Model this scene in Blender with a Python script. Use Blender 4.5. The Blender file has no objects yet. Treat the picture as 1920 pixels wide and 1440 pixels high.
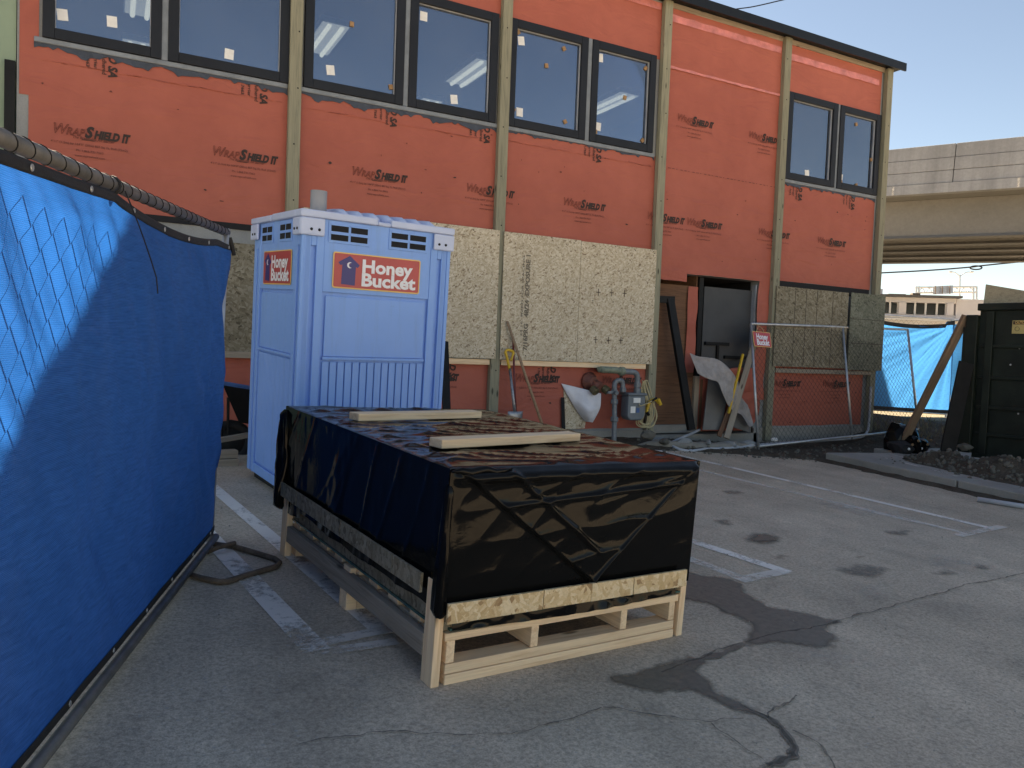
import bpy, bmesh, math, random
from mathutils import Vector, Matrix, noise
rnd = random.Random(7)
scene = bpy.context.scene
C = scene.collection
# ------------------------------------------------------------------ camera
RX = Vector((0.8842, -0.4655, 0.0381)); DN = Vector((0.0127, -0.0574, -0.9983)); FW = Vector((0.4663, 0.8833, -0.0449))
FW.normalize(); RX = (RX - FW * RX.dot(FW)).normalized(); DN = FW.cross(RX).normalized()
CAM = Vector((0, 0, 1.4)); FPX = 1445.0
cam_d = bpy.data.cameras.new('camera'); cam = bpy.data.objects.new('camera', cam_d); C.objects.link(cam)
cam_d.sensor_width = 36; cam_d.lens = 36 * FPX / 1920; cam_d.clip_start = 0.05; cam_d.clip_end = 3000
up = -DN
cam.matrix_world = Matrix(((RX.x, up.x, -FW.x, CAM.x), (RX.y, up.y, -FW.y, CAM.y), (RX.z, up.z, -FW.z, CAM.z), (0, 0, 0, 1)))
scene.camera = cam
# ------------------------------------------------------------------ sky, sun, exposure
SUN = Vector((-0.30, 1.0, 0.83)).normalized()
EL = math.asin(SUN.z); AZ = math.atan2(SUN.x, SUN.y)      # azimuth clockwise from +Y
w = bpy.data.worlds.new('World'); scene.world = w; w.use_nodes = True
nt = w.node_tree; nt.nodes.clear()
sky = nt.nodes.new('ShaderNodeTexSky'); sky.sky_type = 'NISHITA'; sky.sun_disc = False
sky.sun_elevation = EL; sky.sun_rotation = AZ; sky.air_density = 0.8; sky.dust_density = 0.4; sky.ozone_density = 1.0; sky.altitude = 50
bg = nt.nodes.new('ShaderNodeBackground'); bg.inputs[1].default_value = 0.05
wo = nt.nodes.new('ShaderNodeOutputWorld')
nt.links.new(sky.outputs[0], bg.inputs[0]); nt.links.new(bg.outputs[0], wo.inputs[0])
sd = bpy.data.lights.new('sun', 'SUN'); sd.energy = 5.0; sd.angle = math.radians(0.53); sd.color = (1.0, 0.95, 0.88)
so = bpy.data.objects.new('sun', sd); C.objects.link(so)
so.rotation_euler = (-SUN).to_track_quat('-Z', 'Y').to_euler(); so.location = SUN * 60
vs = scene.view_settings; vs.view_transform = 'Standard'; vs.look = 'None'; vs.gamma = 1; vs.use_curve_mapping = False
vs.exposure = 2.25
vs.use_white_balance = True; vs.white_balance_temperature = 8250; vs.white_balance_tint = 10
scene.render.engine = 'CYCLES'
scene.cycles.max_bounces = 8; scene.cycles.transparent_max_bounces = 24
# ------------------------------------------------------------------ where things stand
NG = Vector((0.0321, -0.0368, 0.9988)).normalized()          # the lot falls gently away from the building
def zg(x, y):
    x = max(-8.0, min(13.0, x)); y = max(-8.0, min(9.5, y))
    return -(NG.x * x + NG.y * y) / NG.z
def ray(u, v): return FW + RX * ((u - 960) / FPX) + DN * ((v - 720) / FPX)
def P(u, v, y):                                               # point at facade-parallel depth y
    d = ray(u, v); return CAM + d * (y / d.y)
def PZ(u, v, z):
    d = ray(u, v); return CAM + d * ((z - CAM.z) / d.z)
def PD(u, v, dep):
    d = ray(u, v); return CAM + d * (dep / d.dot(FW))
def GP(u, v, h=0.0):                                          # point on the lot
    d = ray(u, v); t = -((CAM.z - h) * NG.z) / NG.dot(d); return CAM + d * t
# ------------------------------------------------------------------ mesh helpers
class MB:
    def __init__(s): s.v = []; s.f = []
    def add(s, vs, fs):
        n = len(s.v); s.v += [tuple(p) for p in vs]; s.f += [tuple(i + n for i in f) for f in fs]; return s
    def box(s, x0, x1, y0, y1, z0, z1):
        return s.add([(x0,y0,z0),(x1,y0,z0),(x1,y1,z0),(x0,y1,z0),(x0,y0,z1),(x1,y0,z1),(x1,y1,z1),(x0,y1,z1)],
            [(0,3,2,1),(4,5,6,7),(0,1,5,4),(1,2,6,5),(2,3,7,6),(3,0,4,7)])
    def tube(s, path, r, n=8, closed=False, cap=True):
        path = [Vector(p) for p in path]; m = len(path); rings = []
        rr = r if isinstance(r, (list, tuple)) else [r] * m
        t0 = None; a = None
        for i, p in enumerate(path):
            if closed: t = (path[(i + 1) % m] - path[i - 1])
            else: t = path[min(i + 1, m - 1)] - path[max(i - 1, 0)]
            t.normalize()
            if a is None:
                a = t.orthogonal().normalized()
            else:
                a = (a - t * a.dot(t))
                if a.length < 1e-6: a = t.orthogonal()
                a.normalize()
            b = t.cross(a)
            rings.append([p + (a * math.cos(2 * math.pi * k / n) + b * math.sin(2 * math.pi * k / n)) * rr[i] for k in range(n)])
        vs = [q for R_ in rings for q in R_]; fs = []
        for i in range(m if closed else m - 1):
            j = (i + 1) % m
            for k in range(n): fs.append((i*n+k, i*n+(k+1)%n, j*n+(k+1)%n, j*n+k))
        if cap and not closed:
            fs.append(tuple(range(n))[::-1]); fs.append(tuple((m-1)*n + k for k in range(n)))
        return s.add(vs, fs)
    def prism(s, poly, a, b):                                 # polygon of 3D points pushed from offset a to b
        n = len(poly); a = Vector(a); b = Vector(b)
        vs = [Vector(p) + a for p in poly] + [Vector(p) + b for p in poly]
        fs = [tuple(range(n))[::-1], tuple(range(n, 2 * n))] + [(i, (i+1) % n, (i+1) % n + n, i + n) for i in range(n)]
        return s.add(vs, fs)
    def grid(s, nu, nv, fn):
        vs = [fn(i / nu, j / nv) for j in range(nv + 1) for i in range(nu + 1)]
        fs = [(j*(nu+1)+i, j*(nu+1)+i+1, (j+1)*(nu+1)+i+1, (j+1)*(nu+1)+i) for j in range(nv) for i in range(nu)]
        return s.add(vs, fs)
    def lathe(s, prof, base, axis, n=16):                     # prof: (radius, along)
        base = Vector(base); ax = Vector(axis).normalized(); a = ax.orthogonal().normalized(); b = ax.cross(a)
        vs = []; fs = []
        for r, h in prof:
            for k in range(n):
                t = 2 * math.pi * k / n; vs.append(base + ax * h + (a * math.cos(t) + b * math.sin(t)) * r)
        for i in range(len(prof) - 1):
            for k in range(n): fs.append((i*n+k, i*n+(k+1)%n, (i+1)*n+(k+1)%n, (i+1)*n+k))
        fs.append(tuple(range(n))[::-1]); fs.append(tuple((len(prof)-1)*n + k for k in range(n)))
        return s.add(vs, fs)
    def mesh(s, name):
        me = bpy.data.meshes.new(name); me.from_pydata(s.v, [], s.f); me.update(); return me
def obj(name, mb, mat, parent=None, M=None, smooth=False, bevel=0, solid=0, kind=None, recalc=True):
    me = mb.mesh(name) if isinstance(mb, MB) else mb
    if isinstance(mb, MB) and recalc:
        b = bmesh.new(); b.from_mesh(me); bmesh.ops.recalc_face_normals(b, faces=b.faces); b.to_mesh(me); b.free()
    o = bpy.data.objects.new(name, me); C.objects.link(o)
    if mat and not me.materials: me.materials.append(mat)
    if parent: o.parent = parent
    if M is not None: o.matrix_basis = M
    if smooth:
        for p in me.polygons: p.use_smooth = True
    if bevel:
        m = o.modifiers.new('bevel', 'BEVEL'); m.width = bevel; m.segments = 2; m.limit_method = 'ANGLE'
    if solid:
        m = o.modifiers.new('solid', 'SOLIDIFY'); m.thickness = solid
    if kind: o['kind'] = kind
    return o
def tag(o, label, cat=None, group=None, kind=None):
    o['label'] = label
    if cat: o['category'] = cat
    if group: o['group'] = group
    if kind: o['kind'] = kind
    return o
def thing(name, label, cat, M=None, group=None):
    o = bpy.data.objects.new(name, None); C.objects.link(o); o.empty_display_size = 0.2
    if M is not None: o.matrix_basis = M if isinstance(M, Matrix) else Matrix.Translation(M)
    return tag(o, label, cat, group)
def frame(o, x, z):
    z = Vector(z).normalized(); x = Vector(x); x = (x - z * x.dot(z)).normalized(); y = z.cross(x); o = Vector(o)
    return Matrix(((x.x, y.x, z.x, o.x), (x.y, y.y, z.y, o.y), (x.z, y.z, z.z, o.z), (0, 0, 0, 1)))
_bm = {}
def board(name, p0, p1, wd, th, mat, parent=None, upv=(0, 0, 1), bevel=0.003):
    """timber from p0 to p1 (centre line), wd across, th along upv; grain runs along local x"""
    p0 = Vector(p0); p1 = Vector(p1); d = p1 - p0; L = d.length; u = Vector(upv)
    if abs(d.normalized().dot(u.normalized())) > 0.98: u = Vector((0, 1, 0))
    z = (u - d * (u.dot(d) / d.length_squared)).normalized()
    key = (name, round(L, 3), round(wd, 3), round(th, 3), mat.name)
    if key not in _bm:
        me = MB().box(0, L, -wd/2, wd/2, -th/2, th/2).mesh(name); me.materials.append(mat); _bm[key] = me
    return obj(name, _bm[key], mat, parent, frame(p0, d, z), bevel=bevel)
def text_mesh(body, size, bold=0.0, shear=0.0, outline=0.0, width=None, align='CENTER', spacing=1.0):
    cu = bpy.data.curves.new('lettering', 'FONT'); cu.body = body; cu.size = size; cu.shear = shear
    cu.align_x = align; cu.align_y = 'CENTER'; cu.resolution_u = 3; cu.space_character = spacing
    if outline: cu.fill_mode = 'NONE'; cu.bevel_depth = outline; cu.bevel_resolution = 0
    else: cu.offset = bold
    o = bpy.data.objects.new('lettering', cu); C.objects.link(o)
    bpy.context.view_layer.update()
    me = bpy.data.meshes.new_from_object(o.evaluated_get(bpy.context.evaluated_depsgraph_get()))
    bpy.data.objects.remove(o); bpy.data.curves.remove(cu)
    if width:
        xs = [v.co.x for v in me.vertices]; k = width / (max(xs) - min(xs))
        for v in me.vertices: v.co.x *= k
    me.materials.clear(); me.name = 'lettering'
    return me
def join_meshes(items, name):                                 # items: (mesh, matrix)
    mb = MB()
    for me, M in items: mb.add([M @ v.co for v in me.vertices], [tuple(p.vertices) for p in me.polygons])
    return mb.mesh(name)
FACE = Matrix(((1,0,0,0),(0,0,-1,0),(0,1,0,0),(0,0,0,1)))    # text plane upright, read from -y
def chain_link(L, H, wd=0.042, hh=0.048, r=0.0016):
    mb = MB(); n = int(L / wd); m = int(H / hh)
    for i in range(n):
        pts = []
        for k in range(m + 1):
            e = (k + i) % 2
            pts.append(((i + e) * wd, 0.003 if e else -0.003, k * hh))
        mb.tube(pts, r, 3, cap=False)
    return mb
# ------------------------------------------------------------------ materials
MAT = {}
class NT:
    def __init__(s, name):
        s.m = bpy.data.materials.new(name); s.m.use_nodes = True; s.t = s.m.node_tree; s.n = s.t.nodes
        s.b = s.n['Principled BSDF']; s.out = s.n['Material Output']; MAT[name] = s.m
    def new(s, typ, **kw):
        x = s.n.new('ShaderNode' + typ)
        for k, v in kw.items(): setattr(x, k, v)
        return x
    def link(s, a, b): s.t.links.new(a, b)
    def set(s, **kw):
        for k, v in kw.items():
            k = k.replace('_', ' ')
            k = {'Base': 'Base Color', 'Rough': 'Roughness', 'Metal': 'Metallic', 'Spec': 'Specular IOR Level'}.get(k, k)
            s.b.inputs[k].default_value = (*v, 1) if isinstance(v, tuple) else v
    def coord(s, scale=(1,1,1), kind='Object', rnd_off=True):
        tc = s.new('TexCoord'); mp = s.new('Mapping'); mp.inputs['Scale'].default_value = scale
        s.link(tc.outputs[kind], mp.inputs[0])
        if rnd_off:
            oi = s.new('ObjectInfo'); mu = s.new('Math', operation='MULTIPLY'); mu.inputs[1].default_value = 37.0
            s.link(oi.outputs['Random'], mu.inputs[0]); s.link(mu.outputs[0], mp.inputs['Location'])
        return mp.outputs[0]
    def noise(s, co, scale, detail=4, rough=0.55, dist=0.0):
        x = s.new('TexNoise'); x.inputs['Scale'].default_value = scale; x.inputs['Detail'].default_value = detail
        x.inputs['Roughness'].default_value = rough; x.inputs['Distortion'].default_value = dist
        s.link(co, x.inputs['Vector']); return x.outputs['Fac']
    def ramp(s, fac, stops):
        x = s.new('ValToRGB'); e = x.color_ramp.elements
        while len(e) < len(stops): e.new(0.5)
        for q, (p, c) in zip(e, stops):
            q.position = p; q.color = (*c, 1) if isinstance(c, tuple) else (c, c, c, 1)
        s.link(fac, x.inputs[0]); return x.outputs[0]
    def mix(s, fac, a, b, mode='MIX'):
        x = s.new('Mix', data_type='RGBA', blend_type=mode)
        for i, q in ((0, fac), (6, a), (7, b)):
            if hasattr(q, 'is_linked') or hasattr(q, 'links'): s.link(q, x.inputs[i])
            else: x.inputs[i].default_value = (*q, 1) if isinstance(q, tuple) else q
        return x.outputs[2]
    def bump(s, h, strength, dist=0.01, nrm=None):
        x = s.new('Bump'); x.inputs['Strength'].default_value = strength; x.inputs['Distance'].default_value = dist
        s.link(h, x.inputs['Height'])
        if nrm: s.link(nrm, x.inputs['Normal'])
        s.link(x.outputs[0], s.b.inputs['Normal']); return x.outputs[0]
    def col(s, c): s.link(c, s.b.inputs['Base Color'])
def plain(name, c, rough=0.6, metal=0.0, var=0.12, scale=6.0, bump=0.1, spec=0.5):
    t = NT(name); t.set(Rough=rough, Metal=metal, Spec=spec); co = t.coord()
    n = t.noise(co, scale, 5, 0.6); n2 = t.noise(co, scale * 9, 3)
    k = 1 - var; j = 1 + var
    a = t.ramp(n, [(0.3, tuple(x * k for x in c)), (0.7, tuple(min(1, x * j) for x in c))])
    t.col(a)
    if bump: t.bump(n2, bump, 0.01)
    return t.m
def wood(name, c, dark, grain=1.0, rough=0.7, knots=True, sat=0.12):
    t = NT(name); t.set(Rough=rough, Spec=0.25)
    co = t.coord((1.2, 18, 18)); n = t.noise(co, 2.2, 6, 0.6, 0.6)
    co2 = t.coord((2.5, 120, 120)); n2 = t.noise(co2, 1.0, 3, 0.6)
    base = t.ramp(n, [(0.28, dark), (0.5, c), (0.75, tuple(min(1, x * 1.12) for x in c))])
    base = t.mix(0.35 * grain, base, t.ramp(n2, [(0.3, tuple(x * 0.6 for x in dark)), (0.6, c)]), 'MIX')
    if knots:
        vo = t.new('TexVoronoi'); vo.inputs['Scale'].default_value = 1.0
        t.link(t.coord((2.2, 7, 7)), vo.inputs['Vector'])
        k = t.ramp(vo.outputs['Distance'], [(0.06, 1.0), (0.13, 0.0)])
        base = t.mix(k, base, tuple(x * 0.45 for x in dark))
    oi = t.new('ObjectInfo'); rr = t.ramp(oi.outputs['Random'], [(0, 1 - sat), (1, 1 + sat * 0.4)])
    base = t.mix(1.0, base, rr, 'MULTIPLY')
    t.col(base); t.bump(n2, 0.25, 0.004)
    return t.m
def osb(name, cols, fl=1.0, rot=0.0, dirt=0.0):
    t = NT(name); t.set(Rough=0.75, Spec=0.2)
    tc = t.new('TexCoord'); oi = t.new('ObjectInfo'); ad = t.new('VectorMath', operation='ADD')
    mu = t.new('Math', operation='MULTIPLY'); mu.inputs[1].default_value = 23.0
    t.link(oi.outputs['Random'], mu.inputs[0]); t.link(tc.outputs['Object'], ad.inputs[0]); t.link(mu.outputs[0], ad.inputs[1])
    wn = t.new('TexNoise'); wn.inputs['Scale'].default_value = 9.0; wn.inputs['Detail'].default_value = 1.0
    t.link(ad.outputs[0], wn.inputs['Vector'])
    ws = t.new('VectorMath', operation='SCALE'); ws.inputs['Scale'].default_value = 0.035
    t.link(wn.outputs['Color'], ws.inputs[0])
    av = t.new('VectorMath', operation='ADD'); t.link(ad.outputs[0], av.inputs[0]); t.link(ws.outputs[0], av.inputs[1])
    res = None; hs = None
    for i, (ang, st, sc) in enumerate(((0.3, (1, 1, 0.25), 62), (-0.75, (1, 1, 0.3), 70), (1.15, (1, 1, 0.28), 52))):
        mp = t.new('Mapping', vector_type='TEXTURE'); mp.inputs['Rotation'].default_value = (0.35 * ang, ang + rot, 0)
        mp.inputs['Scale'].default_value = tuple(1 / q for q in st); mp.inputs['Location'].default_value = (i * 3.1, 0, i)
        t.link(av.outputs[0], mp.inputs[0])
        vo = t.new('TexVoronoi'); vo.inputs['Scale'].default_value = sc * fl; t.link(mp.outputs[0], vo.inputs['Vector'])
        sp = t.new('SeparateColor'); t.link(vo.outputs['Color'], sp.inputs[0])
        c = t.ramp(sp.outputs[0], [(0.0, cols[0]), (0.12, cols[1]), (0.55, cols[2]), (1.0, cols[3])])
        if res is None: res = c; hs = sp.outputs[1]
        else:
            m = t.ramp(sp.outputs[1], [(0.52, 0.0), (0.56, 1.0)]); res = t.mix(m, res, c)
    fine = t.noise(av.outputs[0], 140, 3); res = t.mix(0.25, res, t.ramp(fine, [(0.3, 0.35), (0.6, 1.0)]), 'MULTIPLY')
    big = t.noise(ad.outputs[0], 1.6, 3); res = t.mix(0.5 + dirt * 0.4, res, t.ramp(big, [(0.3, 0.80 - dirt * 0.4), (0.7, 1.0)]), 'MULTIPLY')
    t.col(res); t.bump(hs, 0.25, 0.004)
    return t.m
# ---- particular materials
def m_wrap():
    t = NT('orange_wrap'); t.set(Rough=0.62, Spec=0.3); co = t.coord(rnd_off=False)
    n = t.noise(co, 0.9, 4, 0.6); n2 = t.noise(co, 5, 4)
    c = t.ramp(n, [(0.3, (0.385, 0.100, 0.069)), (0.7, (0.45, 0.125, 0.086))])
    c = t.mix(0.3, c, t.ramp(n2, [(0.35, 0.82), (0.65, 1.0)]), 'MULTIPLY'); t.col(c)
    w1 = t.noise(t.coord((1.2, 1, 3.0), rnd_off=False), 1.4, 3, 0.5, 0.8)
    b1 = t.bump(w1, 0.6, 0.05)
    fi = t.noise(co, 260, 2); t.bump(fi, 0.18, 0.003, b1)
    return t.m
def m_asphalt():
    t = NT('asphalt'); t.set(Spec=0.35); co = t.coord(rnd_off=False)
    n1 = t.noise(co, 0.35, 5, 0.6); n2 = t.noise(co, 2.2, 6, 0.62, 0.4); sp = t.noise(co, 55, 4, 0.7); ag = t.noise(co, 170, 2, 0.6)
    c = t.ramp(n1, [(0.3, (0.43, 0.358, 0.272)), (0.5, (0.505, 0.42, 0.322)), (0.72, (0.585, 0.49, 0.378))])
    c = t.mix(0.55, c, t.ramp(n2, [(0.25, 0.5), (0.45, 0.88), (0.55, 1.0), (0.75, 1.25)]), 'MULTIPLY')
    c = t.mix(0.6, c, t.ramp(sp, [(0.33, 0.45), (0.5, 1.0), (0.66, 1.4)]), 'MULTIPLY')
    sm_ = t.noise(t.coord((1.0, 0.35, 1), rnd_off=False), 1.6, 5, 0.7, 0.5); c = t.mix(0.6, c, t.ramp(sm_, [(0.3, 0.72), (0.5, 1.0), (0.72, 1.22)]), 'MULTIPLY')
    c = t.mix(0.4, c, t.ramp(ag, [(0.35, 0.6), (0.62, 1.3)]), 'MULTIPLY')
    vo = t.new('TexVoronoi'); vo.inputs['Scale'].default_value = 34; t.link(co, vo.inputs['Vector'])
    s = t.new('SeparateColor'); t.link(vo.outputs['Color'], s.inputs[0])
    pk = t.ramp(s.outputs[0], [(0.84, 0.0), (0.87, 1.0)]); pd = t.ramp(vo.outputs['Distance'], [(0.16, 1.0), (0.26, 0.0)])
    k = t.new('Math', operation='MULTIPLY'); t.link(pk, k.inputs[0]); t.link(pd, k.inputs[1])
    k2 = t.new('Math', operation='MULTIPLY'); k2.inputs[1].default_value = 0.6; t.link(k.outputs[0], k2.inputs[0])
    c = t.mix(k2.outputs[0], c, (0.38, 0.36, 0.33)); t.col(c)
    t.link(t.ramp(n2, [(0.3, 0.62), (0.7, 0.88)]), t.b.inputs['Roughness'])
    b = t.bump(ag, 0.5, 0.006); t.bump(sp, 0.3, 0.008, b)
    return t.m
def m_stain(name, c, rough, soft=0.5, alpha=1.0):
    t = NT(name); t.set(Rough=rough, Spec=0.5); co = t.coord(rnd_off=False)
    n = t.noise(co, 30, 5, 0.7); t.col(t.ramp(n, [(0.3, tuple(x * 0.7 for x in c)), (0.7, tuple(x * 1.25 for x in c))]))
    t.bump(t.noise(co, 170, 2), 0.4, 0.005)
    tr = t.new('BsdfTransparent'); mx = t.new('MixShader')
    h = t.ramp(t.noise(co, 18, 5, 0.75), [(0.22, 0.0), (0.22 + soft * 0.5, 1.0)])
    at = t.new('Attribute', attribute_name='soft'); mu = t.new('Math', operation='MULTIPLY'); t.link(h, mu.inputs[0]); t.link(at.outputs['Fac'], mu.inputs[1])
    m2 = t.new('Math', operation='MULTIPLY'); m2.inputs[1].default_value = alpha; t.link(mu.outputs[0], m2.inputs[0])
    t.link(m2.outputs[0], mx.inputs[0]); t.link(tr.outputs[0], mx.inputs[1]); t.link(t.b.outputs[0], mx.inputs[2]); t.link(mx.outputs[0], t.out.inputs[0])
    return t.m
def m_paint(name, c, cover):
    t = NT(name); t.set(Rough=0.7, Base=c, Spec=0.3); co = t.coord(rnd_off=False)
    n = t.noise(co, 22, 7, 0.8); n2 = t.noise(co, 2.4, 3)
    a = t.new('Math', operation='ADD'); t.link(n, a.inputs[0]); t.link(n2, a.inputs[1])
    a2 = t.new('Math', operation='MULTIPLY'); a2.inputs[1].default_value = 0.5; t.link(a.outputs[0], a2.inputs[0])
    h = t.ramp(a2.outputs[0], [(0.50 - cover * 0.12, 0.0), (0.57 - cover * 0.08, 1.0)])
    hm = t.new('Math', operation='MULTIPLY'); hm.inputs[1].default_value = cover; t.link(h, hm.inputs[0])
    tr = t.new('BsdfTransparent'); mx = t.new('MixShader')
    t.link(hm.outputs[0], mx.inputs[0]); t.link(tr.outputs[0], mx.inputs[1]); t.link(t.b.outputs[0], mx.inputs[2]); t.link(mx.outputs[0], t.out.inputs[0])
    return t.m
def m_dirt(name, a, b, sc=1.0):
    t = NT(name); t.set(Rough=0.95, Spec=0.1); co = t.coord(rnd_off=False)
    n = t.noise(co, 5 * sc, 7, 0.7); n2 = t.noise(co, 60 * sc, 4, 0.7)
    c = t.ramp(n, [(0.3, a), (0.7, b)]); c = t.mix(0.7, c, t.ramp(n2, [(0.32, 0.45), (0.66, 1.25)]), 'MULTIPLY'); t.col(c)
    bb = t.bump(n, 0.8, 0.06); t.bump(n2, 0.7, 0.02, bb)
    return t.m
def m_concrete(name, c, sc=1.0, streak=0.0):
    t = NT(name); t.set(Rough=0.85, Spec=0.25); co = t.coord(rnd_off=False)
    n = t.noise(co, 0.8 * sc, 6, 0.65, 0.3); n2 = t.noise(co, 40 * sc, 4, 0.7)
    k = t.ramp(n, [(0.28, tuple(x * 0.72 for x in c)), (0.55, c), (0.8, tuple(min(1, x * 1.12) for x in c))])
    k = t.mix(0.4, k, t.ramp(n2, [(0.3, 0.7), (0.7, 1.1)]), 'MULTIPLY')
    if streak:
        s = t.noise(t.coord((5, 5, 0.35), rnd_off=False), 1.0 * sc, 5, 0.7)
        k = t.mix(streak, k, t.ramp(s, [(0.35, 0.55), (0.6, 1.05)]), 'MULTIPLY')
    t.col(k); t.bump(n2, 0.35, 0.01)
    return t.m
def m_tarp(name, c, tc, wt, fac):
    t = NT(name); t.set(Rough=0.55, Spec=0.25); co = t.coord(rnd_off=False)
    n = t.noise(co, 1.1, 6, 0.7, 0.6); n2 = t.noise(t.coord((6, 6, 60), rnd_off=False), 2.0, 4, 0.7)
    k = t.ramp(n, [(0.28, tuple(x * 0.7 for x in c)), (0.5, c), (0.75, tuple(x * 1.35 + 0.012 for x in c))])
    du = t.noise(t.coord((1.4, 1.4, 0.5), rnd_off=False), 2.2, 6, 0.75); k = t.mix(t.ramp(du, [(0.5, 0.0), (0.8, 0.35)]), k, (0.10, 0.125, 0.17))
    k = t.mix(0.9, k, t.ramp(n2, [(0.33, 0.55), (0.5, 1.0), (0.67, 1.35)]), 'MULTIPLY'); t.col(k)
    wv = t.new('TexWave'); wv.wave_type = 'BANDS'; wv.bands_direction = 'Z'; wv.inputs['Scale'].default_value = wt; wv.inputs['Distortion'].default_value = 0.6
    t.link(co, wv.inputs['Vector']); t.bump(wv.outputs['Fac'], 0.5, 0.003)
    tl = t.new('BsdfTranslucent'); t.link(t.mix(1.0, tc, t.ramp(wv.outputs['Fac'], [(0.2, 0.72), (0.8, 1.0)]), 'MULTIPLY'), tl.inputs[0])
    mx = t.new('MixShader'); mx.inputs[0].default_value = fac
    t.link(t.b.outputs[0], mx.inputs[1]); t.link(tl.outputs[0], mx.inputs[2]); t.link(mx.outputs[0], t.out.inputs[0])
    return t.m
def m_glass(name, tint, refl=0.10):
    t = NT(name); lw = t.new('LayerWeight'); lw.inputs[0].default_value = 0.35
    f = t.ramp(lw.outputs['Fresnel'], [(0.0, refl), (1.0, 1.0)])
    tr = t.new('BsdfTransparent'); tr.inputs[0].default_value = (*tint, 1)
    gl = t.new('BsdfGlossy'); gl.inputs['Roughness'].default_value = 0.015; gl.inputs[0].default_value = (0.78, 0.87, 1, 1)
    df = t.new('BsdfDiffuse'); df.inputs[0].default_value = (0.30, 0.33, 0.37, 1)
    co = t.coord(); dn = t.ramp(t.noise(co, 1.1, 4), [(0.3, 0.04), (0.75, 0.13)])
    m0 = t.new('MixShader'); t.link(dn, m0.inputs[0]); t.link(tr.outputs[0], m0.inputs[1]); t.link(df.outputs[0], m0.inputs[2])
    mx = t.new('MixShader'); t.link(f, mx.inputs[0]); t.link(m0.outputs[0], mx.inputs[1]); t.link(gl.outputs[0], mx.inputs[2]); t.link(mx.outputs[0], t.out.inputs[0])
    nb = t.new('Bump'); nb.inputs['Strength'].default_value = 0.03; nb.inputs['Distance'].default_value = 0.05
    t.link(t.noise(co, 1.5, 2), nb.inputs['Height']); t.link(nb.outputs[0], gl.inputs['Normal'])
    return t.m
def m_plastic_black():
    t = NT('black_film'); t.set(Base=(0.005, 0.005, 0.005), Rough=0.1, Spec=0.13); co = t.coord(rnd_off=False)
    n = t.noise(co, 4.0, 2, 0.5, 0.8); b = t.bump(n, 0.03, 0.03)
    n2 = t.noise(t.coord((1, 1, 1), rnd_off=False), 13, 2, 0.5, 2.5); t.bump(n2, 0.04, 0.012, b)
    t.link(t.ramp(t.noise(co, 12, 4), [(0.3, 0.05), (0.7, 0.13)]), t.b.inputs['Roughness'])
    return t.m
def m_emit(name, c, s):
    t = NT(name); e = t.new('Emission'); e.inputs[0].default_value = (*c, 1); e.inputs[1].default_value = s; t.link(e.outputs[0], t.out.inputs[0]); return t.m
def m_potty():
    t = NT('blue_polyethylene'); t.set(Rough=0.45, Spec=0.4); co = t.coord(rnd_off=False)
    c = t.ramp(t.noise(co, 1.6, 5, 0.6), [(0.3, (0.195, 0.385, 0.80)), (0.7, (0.225, 0.43, 0.87))])
    s = t.noise(t.coord((14, 14, 0.9), rnd_off=False), 1.0, 6, 0.75); c = t.mix(t.ramp(s, [(0.52, 0.0), (0.78, 0.30)]), c, (0.16, 0.21, 0.33))
    d = t.noise(co, 26, 6, 0.8); c = t.mix(t.ramp(d, [(0.60, 0.0), (0.72, 0.35)]), c, (0.17, 0.24, 0.42)); t.col(c)
    t.link(t.ramp(d, [(0.3, 0.36), (0.7, 0.6)]), t.b.inputs['Roughness']); t.bump(t.noise(co, 90, 3), 0.12, 0.004)
    return t.m
WRAP = m_wrap(); ASPH = m_asphalt()
POSTW = wood('treated_wood', (0.30, 0.285, 0.205), (0.16, 0.16, 0.118), 1.0, 0.8)
PINE = wood('pine', (0.93, 0.68, 0.44), (0.72, 0.46, 0.26), 0.7, 0.65)
PINE_OLD = wood('weathered_pine', (0.36, 0.30, 0.235), (0.21, 0.17, 0.13), 1.0, 0.8)
PLY = wood('plywood', (0.165, 0.085, 0.05), (0.085, 0.043, 0.027), 0.5, 0.75, False)
LEANW = wood('brown_timber', (0.33, 0.22, 0.14), (0.2, 0.13, 0.085), 0.8, 0.8, False)
OSB_L = osb('osb_light', ((0.27, 0.195, 0.13), (0.50, 0.41, 0.285), (0.62, 0.525, 0.385), (0.75, 0.67, 0.53)), 1.2)
OSB_F = osb('osb_fresh', ((0.34, 0.21, 0.11), (0.58, 0.40, 0.21), (0.70, 0.53, 0.31), (0.82, 0.67, 0.45)), 1.0, 1.57)
OSB_G = osb('osb_grey', ((0.12, 0.10, 0.068), (0.21, 0.175, 0.118), (0.29, 0.25, 0.175), (0.38, 0.335, 0.25)), 0.85, 0.9, 0.5)
OSB_GG = osb('osb_greenish', ((0.10, 0.102, 0.075), (0.16, 0.165, 0.12), (0.215, 0.22, 0.165), (0.28, 0.28, 0.215)), 0.9, 0.6, 0.4)
FRAMEM = plain('dark_window_frame', (0.013, 0.015, 0.020), 0.5, 0, 0.15, 3, 0.05, 0.25)
SILLG = plain('grey_sealant', (0.20, 0.225, 0.25), 0.6, 0, 0.2, 6)
MASTIC = plain('slate_mastic', (0.035, 0.045, 0.065), 0.5, 0, 0.3, 8, 0.4)
GLASS = m_glass('window_glass', (0.40, 0.48, 0.57), 0.15)
INK = plain('black_ink', (0.035, 0.018, 0.014), 0.7, 0, 0.35, 30, 0)
INKT = plain('faint_ink', (0.13, 0.032, 0.02), 0.7, 0, 0.3, 30, 0)
TAPE = plain('red_tape', (0.62, 0.20, 0.17), 0.22, 0, 0.25, 5, 0.5)
BLACKM = plain('black_steel', (0.009, 0.009, 0.0095), 0.5, 0, 0.3, 6, 0.1, 0.2)
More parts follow.
